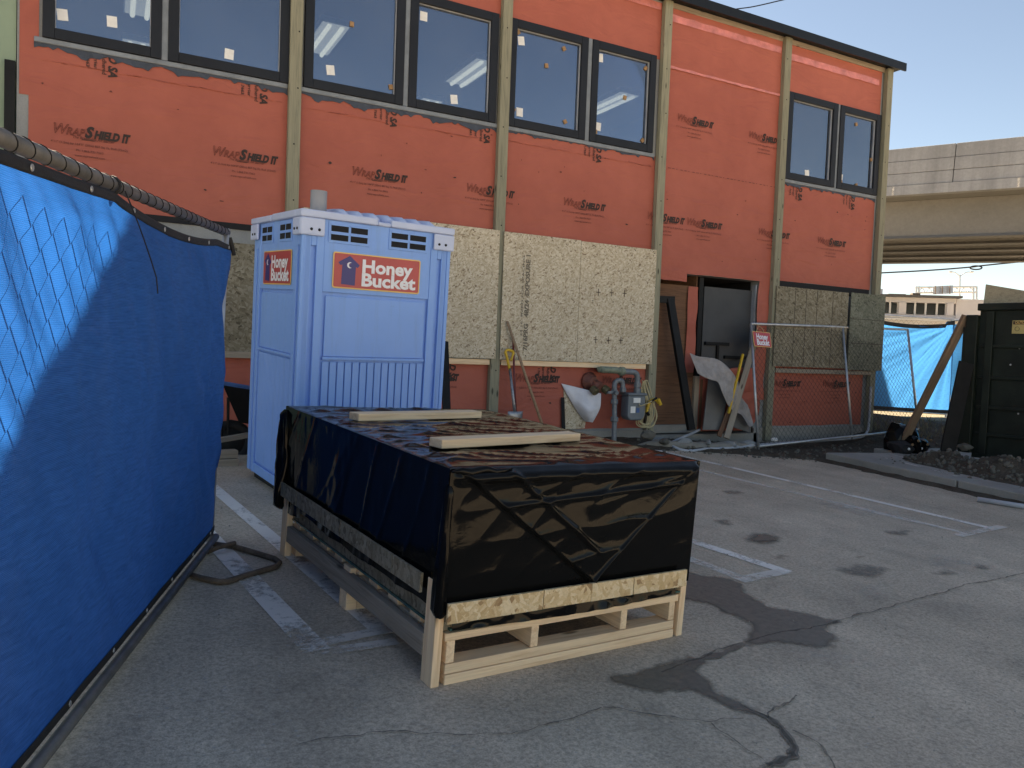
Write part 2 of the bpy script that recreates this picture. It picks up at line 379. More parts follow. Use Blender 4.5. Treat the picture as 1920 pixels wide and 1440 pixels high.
ROOFM = plain('roof_metal', (0.010, 0.011, 0.012), 0.4, 0, 0.2, 3, 0.1, 0.25)
BLOCK = m_concrete('grey_block', (0.30, 0.31, 0.31), 1.5)
CONC = m_concrete('concrete', (0.33, 0.315, 0.285), 1.2)
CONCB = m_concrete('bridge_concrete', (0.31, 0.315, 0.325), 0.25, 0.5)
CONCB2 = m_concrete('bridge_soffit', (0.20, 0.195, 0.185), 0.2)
GREENW = plain('green_siding', (0.25, 0.33, 0.235), 0.7, 0, 0.1, 1.2)
ROOMW = plain('room_wall', (0.13, 0.14, 0.16), 0.8, 0, 0.1, 1.0)
PAPER = plain('paper', (0.78, 0.77, 0.74), 0.8, 0, 0.06, 20, 0)
CORK = plain('cork_pad', (0.34, 0.20, 0.10), 0.9, 0, 0.2, 60)
LAMP = m_emit('fluorescent', (1.0, 0.82, 0.58), 0.75); LENS = m_emit('light_diffuser', (1.0, 0.85, 0.66), 0.30)
GALV = plain('galvanised', (0.46, 0.47, 0.48), 0.42, 0.75, 0.2, 12, 0.15)
GALVD = plain('dull_galvanised', (0.14, 0.135, 0.13), 0.55, 0.4, 0.25, 14, 0.1)
RUST = plain('rusty_pipe', (0.13, 0.095, 0.07), 0.8, 0.1, 0.4, 20, 0.3)
WIRE = plain('wire', (0.012, 0.012, 0.013), 0.6, 0, 0.2, 20, 0, 0.2)
RUBBER = plain('black_fabric', (0.012, 0.012, 0.013), 0.75, 0, 0.3, 30, 0.2)
TARP = m_tarp('blue_mesh_tarp', (0.025, 0.108, 0.355), (0.012, 0.145, 0.52), 60, 0.42)
TARP2 = m_tarp('blue_tarp_far', (0.03, 0.17, 0.40), (0.05, 0.27, 0.62), 30, 0.5)
POTB = m_potty()
POTD = plain('blue_recess', (0.12, 0.20, 0.46), 0.5, 0, 0.05, 2.0, 0.05)
POTW = plain('white_polyethylene', (0.50, 0.58, 0.78), 0.45, 0, 0.05, 3.0, 0.08)
PVCG = plain('grey_pvc', (0.24, 0.255, 0.28), 0.5, 0, 0.12, 5, 0.05)
PVCL = plain('pale_conduit', (0.40, 0.42, 0.45), 0.5, 0, 0.15, 5, 0.05)
DARK = plain('void_shade', (0.012, 0.012, 0.014), 0.9, 0, 0.1, 5, 0)  # near-black colour stands in for shade inside slots, gaps and the recess
SRED = plain('sign_red', (0.48, 0.055, 0.06), 0.35, 0, 0.06, 6, 0)
SYEL = plain('sign_yellow', (0.80, 0.52, 0.16), 0.4, 0, 0.05, 6, 0)
SBLU = plain('sign_blue', (0.028, 0.026, 0.17), 0.4, 0, 0.08, 6, 0)
SWHI = plain('sign_white', (0.80, 0.80, 0.84), 0.4, 0, 0.03, 6, 0)
FILM = m_plastic_black()
TEAL = plain('glass_edge', (0.03, 0.10, 0.09), 0.2, 0, 0.2, 8, 0)
DIRT = m_dirt('dirt', (0.062, 0.05, 0.038), (0.13, 0.108, 0.085))
SAND = m_dirt('dry_sandy_soil', (0.21, 0.175, 0.12), (0.31, 0.265, 0.195))
ROCK = m_concrete('rubble', (0.15, 0.138, 0.115), 6)
PAINTW = m_paint('worn_white_paint', (0.82, 0.77, 0.70), 0.97)
PAINTF = m_paint('faded_white_paint', (0.78, 0.73, 0.66), 0.68)
SCUFF = m_stain('pale_scuff', (0.58, 0.55, 0.50), 0.8, 1.4, 0.45)
WET = m_stain('wet_asphalt', (0.17, 0.147, 0.115), 0.5, 0.3, 0.95)
OIL = m_stain('oil_stain', (0.19, 0.17, 0.14), 0.6, 0.9, 0.75)
CRACK = m_stain('crack_fill', (0.12, 0.107, 0.088), 0.9, 0.9)
MESHW = plain('dark_mesh_wire', (0.035, 0.035, 0.036), 0.6, 0.2, 0.2, 20, 0, 0.3)
STAMP = plain('stamp_ink', (0.17, 0.145, 0.11), 0.8, 0, 0.5, 40, 0)
CLOTHW = plain('wrap_back', (0.66, 0.66, 0.70), 0.6, 0, 0.1, 6, 0.3)
CLOTHD = plain('dirty_wrap_back', (0.33, 0.295, 0.275), 0.7, 0, 0.25, 7, 0.4)
METERG = plain('meter_grey', (0.14, 0.165, 0.185), 0.45, 0.1, 0.12, 8, 0.08)
PIPEG = plain('painted_pipe', (0.17, 0.19, 0.205), 0.5, 0.2, 0.25, 14, 0.1)
PIPEGR = plain('greenish_pipe', (0.20, 0.23, 0.17), 0.55, 0.1, 0.3, 14, 0.1)
BRICKR = plain('red_oxide', (0.17, 0.062, 0.045), 0.6, 0, 0.3, 14, 0.2)
BRONZE = plain('dull_bronze', (0.13, 0.11, 0.06), 0.5, 0.5, 0.3, 20, 0.2)
CABLE = plain('tan_cable', (0.46, 0.38, 0.21), 0.5, 0, 0.1, 20, 0)
YEL = plain('yellow_plastic', (0.62, 0.38, 0.03), 0.45, 0, 0.12, 10, 0)
DUMPG = plain('dark_green_steel', (0.011, 0.016, 0.011), 0.5, 0, 0.5, 3, 0.25, 0.3)
SHEETG = plain('grey_sheet', (0.042, 0.043, 0.046), 0.55, 0, 0.2, 2, 0.1)
DRYW = plain('grey_board', (0.17, 0.16, 0.145), 0.9, 0, 0.15, 3, 0.2)
BLUES = plain('blue_steel', (0.03, 0.09, 0.24), 0.45, 0, 0.3, 8, 0.1)
SHOV = plain('shovel_steel', (0.30, 0.31, 0.33), 0.4, 0.7, 0.4, 14, 0.2)
REDP = plain('dark_red_paint', (0.14, 0.02, 0.022), 0.5, 0, 0.3, 14, 0)
BGW = plain('stucco', (0.72, 0.69, 0.685), 0.9, 0, 0.06, 0.5, 0)
BGGL = plain('far_dark_glass', (0.02, 0.024, 0.028), 0.15, 0, 0.2, 1, 0)
# ------------------------------------------------------------------ ground
def axis_vals(lo, hi, dense_lo, dense_hi, step, coarse):
    v = [lo]
    while v[-1] < dense_lo - 1e-6: v.append(min(dense_lo, v[-1] + max(step, (dense_lo - v[-1]) * 0.5)))
    while v[-1] < dense_hi - 1e-6: v.append(min(dense_hi, v[-1] + step))
    k = step
    while v[-1] < hi: k *= 1.8; v.append(min(hi, v[-1] + k))
    return v
xs = axis_vals(-900, 900, -9, 14, 0.5, 1); ys = axis_vals(-600, 1500, -9, 11, 0.5, 1)
mb = MB(); nx = len(xs)
mb.v = [(x, y, zg(x, y)) for y in ys for x in xs]
mb.f = [(j*nx+i, j*nx+i+1, (j+1)*nx+i+1, (j+1)*nx+i) for j in range(len(ys)-1) for i in range(nx-1)]
ground = tag(obj('ground', mb, ASPH), 'old grey asphalt of the parking lot', kind='structure')
def sheet(name, pts, h, mat, rough=0.0, sub=6, fade=0.05):
    """thin patch lying on the lot; outline of (u,v) photo marks turned into lot points, edges roughened"""
    w_ = [GP(*p) for p in pts]; out = []
    n = len(w_)
    for i in range(n):
        a, b = w_[i], w_[(i + 1) % n]
        for k in range(sub):
            q = a.lerp(b, k / sub); d = (b - a); nn = Vector((-d.y, d.x, 0)).normalized()
            out.append(q + nn * (rough * (noise.noise(q * 5.0) + 0.6 * noise.noise(q * 17.0 + Vector((3, 1, 0))))))
    x0, x1 = min(p.x for p in out), max(p.x for p in out); y0, y1 = min(p.y for p in out), max(p.y for p in out)
    st = max(0.012, min(x1 - x0, y1 - y0) / 26); nx_, ny_ = int((x1 - x0) / st) + 3, int((y1 - y0) / st) + 3
    E_ = [(out[i].x, out[i].y, out[(i + 1) % len(out)].x, out[(i + 1) % len(out)].y) for i in range(len(out))]
    def sd(x, y):
        ins = False; d2 = 1e9
        for ax, ay, bx_, by_ in E_:
            if (ay > y) != (by_ > y) and x < (bx_ - ax) * (y - ay) / (by_ - ay) + ax: ins = not ins
            ex, ey = bx_ - ax, by_ - ay; q = ((x - ax) * ex + (y - ay) * ey) / (ex * ex + ey * ey + 1e-12); q = 0 if q < 0 else 1 if q > 1 else q
            d = (ax + q * ex - x) ** 2 + (ay + q * ey - y) ** 2
            if d < d2: d2 = d
        return math.sqrt(d2) * (1 if ins else -1)
    idx = {}; vs_, so_, fs_ = [], [], []
    sf = [[sd(x0 + (i - 1) * st, y0 + (j - 1) * st) for i in range(nx_)] for j in range(ny_)]
    def vid(i, j):
        if (i, j) not in idx:
            x, y = x0 + (i - 1) * st, y0 + (j - 1) * st; idx[i, j] = len(vs_); vs_.append((x, y, zg(x, y) + h)); so_.append(max(0.0, min(1.0, 0.35 + sf[j][i] / fade)) if sf[j][i] > -0.35 * fade else 0.0)
        return idx[i, j]
    for j in range(ny_ - 1):
        for i in range(nx_ - 1):
            if max(sf[j][i], sf[j][i+1], sf[j+1][i], sf[j+1][i+1]) > -0.35 * fade: fs_.append((vid(i, j), vid(i+1, j), vid(i+1, j+1), vid(i, j+1)))
    me = bpy.data.meshes.new(name); me.from_pydata(vs_, [], fs_); at_ = me.attributes.new('soft', 'FLOAT', 'POINT')
    for d_, v_ in zip(at_.data, so_): d_.value = v_
    return obj(name, me, mat, ground)
def strip(name, pts, wid, h, mat, jag=0.02, sub=10):
    w_ = [GP(*p) for p in pts]; path = []
    for a, b in zip(w_, w_[1:]):
        for k in range(sub): path.append(a.lerp(b, k / sub))
    path.append(w_[-1]); L = []; Rr = []
    for i, p in enumerate(path):
        d = path[min(i+1, len(path)-1)] - path[max(i-1, 0)]; nn = Vector((-d.y, d.x, 0)).normalized()
        o_ = nn * jag * (noise.noise(p * 6) + 0.5 * noise.noise(p * 21)); ww = wid * (0.35 + 1.1 * abs(noise.noise(p * 9 + Vector((5, 5, 5)))))
        for S_, s_ in ((L, 1), (Rr, -1)):
            q = p + o_ + nn * s_ * ww; S_.append((q.x, q.y, zg(q.x, q.y) + h))
    m = len(L); mb = MB().add(L + Rr, [(i, m + i, m + i + 1, i + 1) for i in range(m - 1)])
    o_ = obj(name, mb, mat, ground); at_ = o_.data.attributes.new('soft', 'FLOAT', 'POINT')
    for d_ in at_.data: d_.value = 1.0
    return o_
def line(name, a, b, wid, h, mat):
    a = GP(*a); b = GP(*b); d = (b - a).normalized(); nn = Vector((-d.y, d.x, 0)) * wid / 2; L = (b - a).length
    mb = MB(); k = max(2, int(L / 0.3)); vs = []
    for i in range(k + 1):
        for s_ in (1, -1):
            q = a.lerp(b, i / k) + nn * s_; vs.append((q.x, q.y, zg(q.x, q.y) + h))
    mb.add(vs, [(2*i, 2*i+1, 2*i+3, 2*i+2) for i in range(k)])
    return obj(name, mb, mat, ground)
# painted stall lines: hairpins of two parallel stripes with a closing bar
line('painted_line', (375, 893), (722, 1190), 0.10, 0.004, PAINTW)
line('painted_line', (372, 985), (595, 1222), 0.12, 0.004, PAINTW)
line('painted_line', (575, 1212), (735, 1180), 0.08, 0.006, PAINTF)
line('painted_line', (590, 1228), (745, 1205), 0.07, 0.008, PAINTF)
line('painted_line', (1235, 995), (1478, 1074), 0.11, 0.004, PAINTW)
line('painted_line', (1200, 1015), (1400, 1088), 0.10, 0.004, PAINTF)
line('painted_line', (1385, 1090), (1472, 1072), 0.10, 0.007, PAINTF)
line('painted_line', (1180, 832), (1862, 992), 0.10, 0.004, PAINTW)
line('painted_line', (1180, 851), (1822, 1003), 0.09, 0.004, PAINTF)
line('painted_line', (1795, 1006), (1880, 988), 0.09, 0.007, PAINTF)
line('painted_line', (1560, 945), (1740, 985), 0.05, 0.004, PAINTF)
# wet run from under the crate and the cracks it follows
sheet('wet_stain', [(1250,1060),(1300,1075),(1345,1082),(1392,1098),(1405,1118),(1450,1140),(1505,1152),(1560,1160),(1585,1168),(1556,1182),(1575,1195),(1562,1214),(1500,1208),(1450,1208),(1400,1212),(1400,1200),(1413,1178),(1390,1160),(1330,1135),(1260,1120)], 0.0045, WET, 0.05, fade=0.03)
sheet('wet_stain', [(1290,1232),(1322,1240),(1318,1262),(1335,1295),(1375,1318),(1412,1330),(1420,1345),(1380,1335),(1340,1318),(1290,1295),(1240,1300),(1180,1288),(1150,1275),(1200,1255),(1240,1250)], 0.0045, WET, 0.045, fade=0.03)
strip('crack', [(1240,1262),(1330,1228),(1410,1200),(1500,1182),(1580,1163),(1700,1130),(1810,1098),(1990,1062)], 0.008, 0.006, CRACK, 0.02, 24)
strip('crack', [(1395,1325),(1440,1345),(1460,1368),(1490,1400),(1492,1420),(1440,1436),(1400,1475)], 0.013, 0.006, CRACK, 0.03, 16)
strip('wet_trail', [(1395,1208),(1350,1226),(1300,1246)], 0.030, 0.0052, WET, 0.02, 14)
strip('wet_trail', [(1395,1326),(1440,1346),(1462,1368),(1490,1400),(1492,1420),(1440,1437)], 0.028, 0.0052, WET, 0.03, 14)
strip('crack', [(1437,1346),(1452,1328),(1480,1318),(1498,1308)], 0.008, 0.0065, CRACK, 0.025, 12)
strip('crack', [(1485,1372),(1530,1395),(1556,1425),(1575,1480)], 0.007, 0.0065, CRACK, 0.025, 12)
strip('crack', [(1130,1330),(1250,1345),(1330,1358),(1395,1350)], 0.005, 0.0065, CRACK, 0.025, 12)
strip('crack', [(1330,1358),(1400,1410),(1450,1440)], 0.004, 0.0065, CRACK, 0.025, 12)
strip('crack', [(560,1395),(760,1372),(960,1380),(1130,1330)], 0.004, 0.0055, CRACK, 0.03, 14)
def blot(u, v, rx, ry, mat=OIL, h=0.0055, rough=0.05):
    sheet('oil_stain', [(u + rx*math.cos(t)*(1+0.25*math.sin(3*t+u)), v + ry*math.sin(t)*(1+0.2*math.cos(2*t+v))) for t in [k*math.pi/6 for k in range(12)]], h, mat, rough, 3)
for a in ((1432,1011,34,13),(1362,979,14,5),(1372,924,16,4),(1460,1045,15,4),(1615,1046,12,3),(1688,999,22,5),(1625,1072,45,10),(1770,1076,20,4),(1840,1065,14,4)): blot(*a)
blot(1432, 1011, 22, 8, WET, 0.0075)
for a in ((1570,1242,70,10),(1640,1110,40,6),(1800,1052,60,8),(690,1300,26,20),(640,1275,40,8),(1610,955,80,9),(1765,1058,30,5)):
    sheet('scuff', [(a[0] + a[2]*math.cos(t), a[1] + a[3]*math.sin(t) + a[2]*0.16*math.cos(t)) for t in [k*math.pi/6 for k in range(12)]], 0.005, SCUFF, 0.15, 4, 0.12)
# ------------------------------------------------------------------ dirt strip along the building and the bank beyond its corner
def sm(a, b, t): t = max(0, min(1, (t - a) / (b - a))); return t * t * (3 - 2 * t)
def dirt_edge(x):                                            # where the asphalt ends
    if x < 7.2: return 8.25
    if x < 8.9: return 8.25 - (x - 7.2) / 1.7 * 0.75
    return 7.5
def zd(x, y):
    e = y - dirt_edge(x); base = zg(x, y)
    h = -0.05 + 0.085 * sm(-0.1, 0.25, e) + 0.012 * noise.noise(Vector((x * 3, y * 3, 0))) + 0.012 * noise.noise(Vector((x * 11, y * 11, 4)))
    h += 0.05 * sm(0.3, 0.7, e) * sm(8.4, 7.0, x)
    d = 0.466 * x + 0.883 * y
    bank = sm(12.0, 14.3, d) * (0.36 - base - h) * sm(9.6, 12.2, x)
    return base + h + bank + 0.03 * sm(13.6, 14.5, d) * noise.noise(Vector((x * 2, y * 2, 9)))
tag(obj('dirt', MB().grid(150, 60, lambda u, v: (4.6 + u * 9.4, 7.3 + v * 3.2, zd(4.6 + u * 9.4, 7.3 + v * 3.2))), DIRT, smooth=True), 'dark bare soil between the asphalt and the building', kind='structure')
def zs(x, y): return 0.37 + 0.02 * noise.noise(Vector((x, y, 2)))
tag(obj('terrain', MB().grid(40, 40, lambda u, v: (12.75 + u * 22 - v * 0.5, 9.1 - u * 6 + v * 20 , zs(12 + u * 22, 9 + v * 20) - 0.5 * sm(0.02, 0, v) - 0.02)), SAND, smooth=True), 'pale sunlit sandy ground at the far blue fence', kind='structure')
def zc_(u, v):
    x = 8.84 + 0.22 * u; y = 3.0 + 4.6 * v; return (x + 0.05 * noise.noise(Vector((0, y * 3, 1))) * (1 - u), y, zg(x, y) - 0.012 + 0.055 * u + 0.02 * noise.noise(Vector((x * 8, y * 6, 3))))
tag(obj('soil_strip', MB().grid(8, 90, zc_), DIRT, smooth=True), 'dark soil in the gutter along the sidewalk edge', kind='structure')
# raised sidewalk slab
def slab_z(x, y): return zg(x, y) + 0.125
SLX = [9.02, 10.3, 12.9]
slab = MB()
def slab_block(x0, x1, y0, y1):
    vs = [(x, y, zg(x, y) - 0.05) for x, y in ((x0,y0),(x1,y0),(x1,y1),(x0,y1))] + [(x, y, slab_z(x, y)) for x, y in ((x0,y0),(x1,y0),(x1,y1),(x0,y1))]
    return MB().add(vs, [(0,3,2,1),(4,5,6,7),(0,1,5,4),(1,2,6,5),(2,3,7,6),(3,0,4,7)])
side = bpy.data.objects.new('sidewalk', None); C.objects.link(side); tag(side, 'raised concrete sidewalk slab right of the parking lot', kind='structure')
for x0, x1, y0, y1 in ((9.03,10.6,5.62,7.52),(9.03,10.6,3.5,5.60),(9.03,10.6,0.5,3.48),(10.62,13.4,5.62,7.95),(10.62,13.4,3.0,5.60)):
    obj('slab', slab_block(x0, x1, y0, y1), CONC, side, bevel=0.015)
for x0, x1 in ((9.3,9.36),(9.75,9.79)):
    obj('scrape_mark', MB().add([(x, y, slab_z(x, y) + 0.004) for x, y in ((x0,5.8),(x1,5.8),(x1+0.5,7.45),(x0+0.5,7.45))], [(0,1,2,3)]), PAINTF, side)
def rubble(rad, seed, mat, parent=None, loc=(0,0,0), sc=(1,1,0.7), name='rock'):
    bm_ = bmesh.new(); bmesh.ops.create_icosphere(bm_, subdivisions=2, radius=rad)
    for v in bm_.verts:
        k = 1 + 0.45 * noise.noise(v.co / rad * 1.1 + Vector((seed, seed * 2.3, 0))); v.co = Vector((v.co.x*k*sc[0], v.co.y*k*sc[1], v.co.z*k*sc[2]))
    me = bpy.data.meshes.new(name); bm_.to_mesh(me); bm_.free()
    return obj(name, me, mat, parent, Matrix.Translation(loc) @ Matrix.Rotation(seed, 4, 'Z'))
# broken curb in front of the doorway
cur = thing('broken_curb', 'broken patchy concrete curb lying in the soil before the doorway', 'curb', Vector((7.6, 8.45, zd(7.6, 8.45))))
mb = MB()
def curbpt(u, v):
    x = 6.55 + u * 2.35; y = 8.62 - 0.18 * math.sin(u * 2.5); a = math.pi * v
    r = 0.085 * (0.75 + 0.5 * abs(noise.noise(Vector((x * 4, v * 3, 0))))) * min(1, 6 * u + 0.25, 6 * (1 - u) + 0.25)
    return (x - 7.6, y - 8.45 - 1.3 * r * math.cos(a), zd(x, y) - zd(7.6, 8.45) - 0.02 + 1.3 * r * math.sin(a))
obj('curb_body', mb.grid(70, 8, curbpt), m_concrete('patchy_concrete', (0.27, 0.25, 0.215), 5), cur, smooth=True)
for k in range(5):
    u = 0.14 + k * 0.17; p = curbpt(u, 0.42)
    rubble(0.07, k + 2, BLOCK, cur, (p[0], p[1], p[2] - 0.015), (1.7, 0.5, 0.7), 'broken_chunk')
# ------------------------------------------------------------------ the building
B = thing('building', 'two storey building clad in orange weather wrap, under renovation', 'building', Vector((0, 9, 0)))
BX0, BX1, RZ = -0.80, 11.90, 6.42
WZ0, WZ1 = 4.27, 5.63
WIN = [(-0.59,0.47),(0.53,1.77),(1.93,3.11),(3.17,4.35),(4.51,5.70),(5.77,6.85),(9.47,10.60),(10.66,11.66)]
def bpart(name, x0, x1, y0, y1, z0, z1, mat, parent=B, **k): return obj(name, MB().box(x0, x1, y0, y1, z0, z1), mat, parent, **k)
# structural wall with openings
bpart('wall', BX0, 7.02, 0, 0.2, 0.18, 2.62, BLOCK); bpart('wall', 9.10, BX1, 0, 0.2, 0.18, 2.62, BLOCK)
bpart('wall', BX0, BX1, 0, 0.2, 2.62, WZ0, BLOCK); bpart('wall', BX0, BX1, 0, 0.2, WZ1, RZ, BLOCK)
xe = [BX0] + [x for w_ in WIN for x in w_] + [BX1]
for a, b in zip(xe[0::2], xe[1::2]): bpart('wall', a, b, 0, 0.2, WZ0, WZ1, BLOCK)
bpart('foundation', BX0, 7.02, -0.03, 0.2, -0.5, 0.30, CONC); bpart('foundation', 9.10, BX1, -0.03, 0.2, -0.5, 0.30, CONC)
EW = lambda y0, y1, z0, z1: bpart('end_wall', BX1 - 0.2, BX1 - 0.002, y0, y1, z0, z1, WRAP)
EW(0.2, 1.0, 0, RZ); EW(1.14, 1.45, 0, RZ); EW(2.25, 9.8, 0, RZ); EW(1.0, 1.14, 0, 4.85); EW(1.0, 1.14, 5.5, RZ); EW(1.45, 2.25, 0, 4.75); EW(1.45, 2.25, 5.42, RZ)
bpart('back_wall', -9, BX1, 9.8, 10, 0, 4.3, ROOMW); bpart('back_wall', -9, BX1, 9.8, 10, 5.6, RZ, ROOMW)
bpart('back_wall', -9, 9.0, 9.8, 10, 4.3, 5.6, ROOMW); bpart('back_wall', 11.0, BX1, 9.8, 10, 4.3, 5.6, ROOMW)
bpart('inner_wall', -9, 8.6, 5.6, 5.75, 3.3, 5.92, ROOMW)
bpart('upper_floor', -9, BX1 - 0.2, 0.2, 9.8, 3.0, 3.3, ROOMW)
bpart('ceiling', -9, BX1 - 0.2, 0.2, 9.8, 5.92, 6.0, ROOMW)
bpart('partition', 9.0, 9.1, 0.3, 4.2, 3.3, 5.92, ROOMW)
bpart('roof_deck', -9, BX1, 0.2, 10, RZ - 0.2, RZ, BLOCK)
rf = bpart('roof_edge', -9, BX1 + 0.10, -0.20, 10.1, RZ + 0.02, RZ + 0.09, ROOFM)
bpart('drip_lip', -9, BX1 + 0.105, -0.215, -0.19, RZ - 0.03, RZ + 0.10, ROOFM, rf)
bpart('fascia_board', 7.1, BX1, -0.03, -0.006, RZ - 0.06, RZ + 0.015, PINE_OLD)
# green older wing at the left
GW = thing('green_wing', 'pale green plastered wing left of the orange wall', 'building', Vector((-0.8, 9, 0)))
obj('wall', MB().box(-8.2, -0.01, 0.03, 0.25, -0.3, RZ), GREENW, GW)
obj('gap_shade_strip', MB().box(-0.10, -0.012, -0.015, 0.028, -0.2, 4.0), BLACKM, GW)  # black strip paints the dark gap between green and orange walls
# orange wrap sheets, one per bay
BAY = [(-0.78, 1.75), (1.92, 4.36), (4.53, 6.89), (7.06, 9.27), (9.44, 11.62)]
def sheetpart(x0, x1, z0, z1, y=-0.004, skew=0.0):
    nu, nv = max(4, int((x1 - x0) / 0.12)), max(3, int((z1 - z0) / 0.12))
    def fn(u, v):
        x = x0 + (x1 - x0) * u; z = z0 + (z1 - z0) * v
        e = 0.006 * noise.noise(Vector((x * 1.7, z * 1.7, y * 50))) + 0.003 * noise.noise(Vector((x * 5, z * 5, 1)))
        if v == 0: z += 0.012 * noise.noise(Vector((x * 4, 0, z)))
        return (x, y - 0.006 + e, z)
    return obj('wrap_sheet', MB().grid(nu, nv, fn), WRAP, B, smooth=True, recalc=False)
SH = {}
SH['a0'] = sheetpart(-0.78, -0.62, 3.70, 6.38); SH[0] = sheetpart(-0.70, 1.78, 2.66, 4.24)
SH[1] = sheetpart(1.88, 4.40, 2.70, 4.24); SH[2] = sheetpart(4.49, 6.93, 2.66, 4.24)
SH[3] = sheetpart(7.04, 9.31, 2.62, 4.14, -0.012); SH['3m'] = sheetpart(7.02, 9.31, 4.12, 5.58, -0.006); SH['3t'] = sheetpart(7.02, 9.31, 5.52, 6.40, -0.016)
SH[4] = sheetpart(9.40, 11.66, 2.66, 4.24)
for a, b in ((-0.62, 1.78), (1.88, 4.40), (4.49, 6.93), (9.40, 11.66)): SH[('t', a)] = sheetpart(a, b, 5.60, 6.39)
LOW = {}
for i, (a, b) in enumerate(((-0.7, 1.78), (1.88, 4.40), (4.49, 6.97), (9.42, 11.62))): LOW[i] = sheetpart(a, b, 0.33, 1.22 if i < 3 else 1.30)
sheetpart(7.06, 7.60, 2.50, 2.64, -0.016)
# red seam tape
def strippart(name, x0, x1, z0, z1, y, mat, amp=0.01, parent=None):
    def fn(u, v):
        x = x0 + (x1 - x0) * u; z = z0 + (z1 - z0) * v + amp * noise.noise(Vector((x * 5, v * 3, 2)))
        return (x, y - 0.012 * (0.5 + 0.5 * noise.noise(Vector((x * 9, v * 2, 5)))), z)
    return obj(name, MB().grid(int((x1 - x0) / 0.05), 4, fn), mat, parent or B, smooth=True, recalc=False)
strippart('seam_tape', 7.05, 9.26, 6.17, 6.27, -0.026, TAPE); strippart('seam_tape', 9.46, 11.58, 6.12, 6.22, -0.018, TAPE)
strippart('seam_tape', 5.9, 6.9, 6.28, 6.38, -0.018, TAPE); strippart('seam_tape', 7.06, 9.28, 5.515, 5.55, -0.026, TAPE)
# mastic and sealant under the windows
for i, (a, b) in enumerate(((-0.66, 1.76), (1.90, 4.38), (4.50, 6.90), (9.42, 11.65))):
    poly = [(a, 4.235), (b, 4.235)]; n = 60; low = []
    for k in range(n + 1):
        x = b + (a - b) * k / n; dd = 0.035 + 0.09 * abs(noise.noise(Vector((x * 2.1, i * 7, 0)))) + 0.05 * max(0, noise.noise(Vector((x * 14, 3, i)))) + (0.03 if k % 7 == 0 else 0)
        if i == 2: dd *= 0.6
        low.append((x, 4.235 - dd))
    me = MB(); pts = []
    top = [(x, 4.235) for x, z in low]
    me.add([(x, -0.0215, z) for x, z in top] + [(x, -0.0215, z) for x, z in low], [(k, k + 1, n + 2 + k, n + 1 + k) for k in range(n)])
    obj('mastic', me, MASTIC, B, solid=0.004)
    obj('sealant', MB().box(a, b, -0.035, 0.0, 4.215, 4.268), SILLG, B, bevel=0.01)
# windows
papers = [(210,40),(430,101),(620,131),(852,186),(978,76),(975,210),(1126,108),(1122,237),(1577,232),(1514,325),(1577,332),(795,30),(117,27),(1482,202)]
corks = [(660,45),(733,163),(972,60),(1058,91),(1025,123),(963,206),(1060,228),(1118,100),(1211,128),(1172,183),(1117,247),(1205,263),(1573,267),(1606,233),(1634,299),(1577,340),(1606,347)]
for i, (a, b) in enumerate(WIN):
    wn = bpy.data.objects.new('window', None); C.objects.link(wn); wn.parent = B; wn.matrix_basis = Matrix.Translation((a, 0, WZ0))
    W, H = b - a, WZ1 - WZ0; f_ = 0.105; m = MB()
    m.box(0, f_, -0.05, 0.07, 0, H); m.box(W - f_, W, -0.05, 0.07, 0, H); m.box(f_, W - f_, -0.05, 0.07, 0, f_); m.box(f_, W - f_, -0.05, 0.07, H - f_, H)
    obj('frame', m, FRAMEM, wn, bevel=0.006)
    m = MB(); q = f_ + 0.006
    m.box(f_, q, -0.012, 0.03, f_, H - f_); m.box(W - q, W - f_, -0.012, 0.03, f_, H - f_); m.box(q, W - q, -0.012, 0.03, f_, q); m.box(q, W - q, -0.012, 0.03, H - q, H - f_)
    obj('glazing_bead', m, PVCL, wn)
    obj('pane', MB().box(q, W - q, 0.012, 0.018, q, H - q), GLASS, wn)
    for (u, v), kind in [(p, 0) for p in papers] + [(p, 1) for p in corks]:
        pt = P(u, v, 9.0)
        if a + 0.1 < pt.x < b - 0.1 and WZ0 < pt.z < WZ1:
            s_ = 0.055 if kind == 0 else 0.028
            rot = Matrix.Rotation(rnd.uniform(-0.15, 0.15) if not kind else rnd.uniform(-0.7, 0.7), 4, 'Y')
            obj('sticker' if not kind else 'cork_pad', MB().box(-s_ * 0.85, s_ * 0.85, -0.002 if not kind else -0.014, 0.0, -s_, s_), PAPER if not kind else CORK, wn, Matrix.Translation((pt.x - a, 0.011, pt.z - WZ0)) @ rot)
    if i in (0, 2, 4, 6): bpart('mullion_post', b, WIN[i + 1][0], -0.03, 0.0, WZ0, WZ1, SILLG)
# posts (treated timber battens)
for xc, z0, z1, yy in ((1.83, 0.25, RZ, -0.052), (4.445, 0.25, RZ, -0.052), (6.99, 0.05, RZ, -0.052), (9.355, 0.10, RZ, -0.052), (11.77, 0.05, RZ + 0.0, -0.052)):
    po = board('post', (xc, yy - 0.004, z0), (xc, yy - 0.004, z1), 0.135, 0.084, POSTW, B, upv=(0, -1, 0), bevel=0.006)
    for zz in [0.5 + 0.62 * k for k in range(10)]:
        if zz < z1 - 0.1: obj('nail', MB().lathe([(0.009, 0), (0.009, 0.003)], (zz - z0, -0.03 + 0.06 * rnd.random(), 0.0415), (0, 0, 1), 8), BLACKM, po)
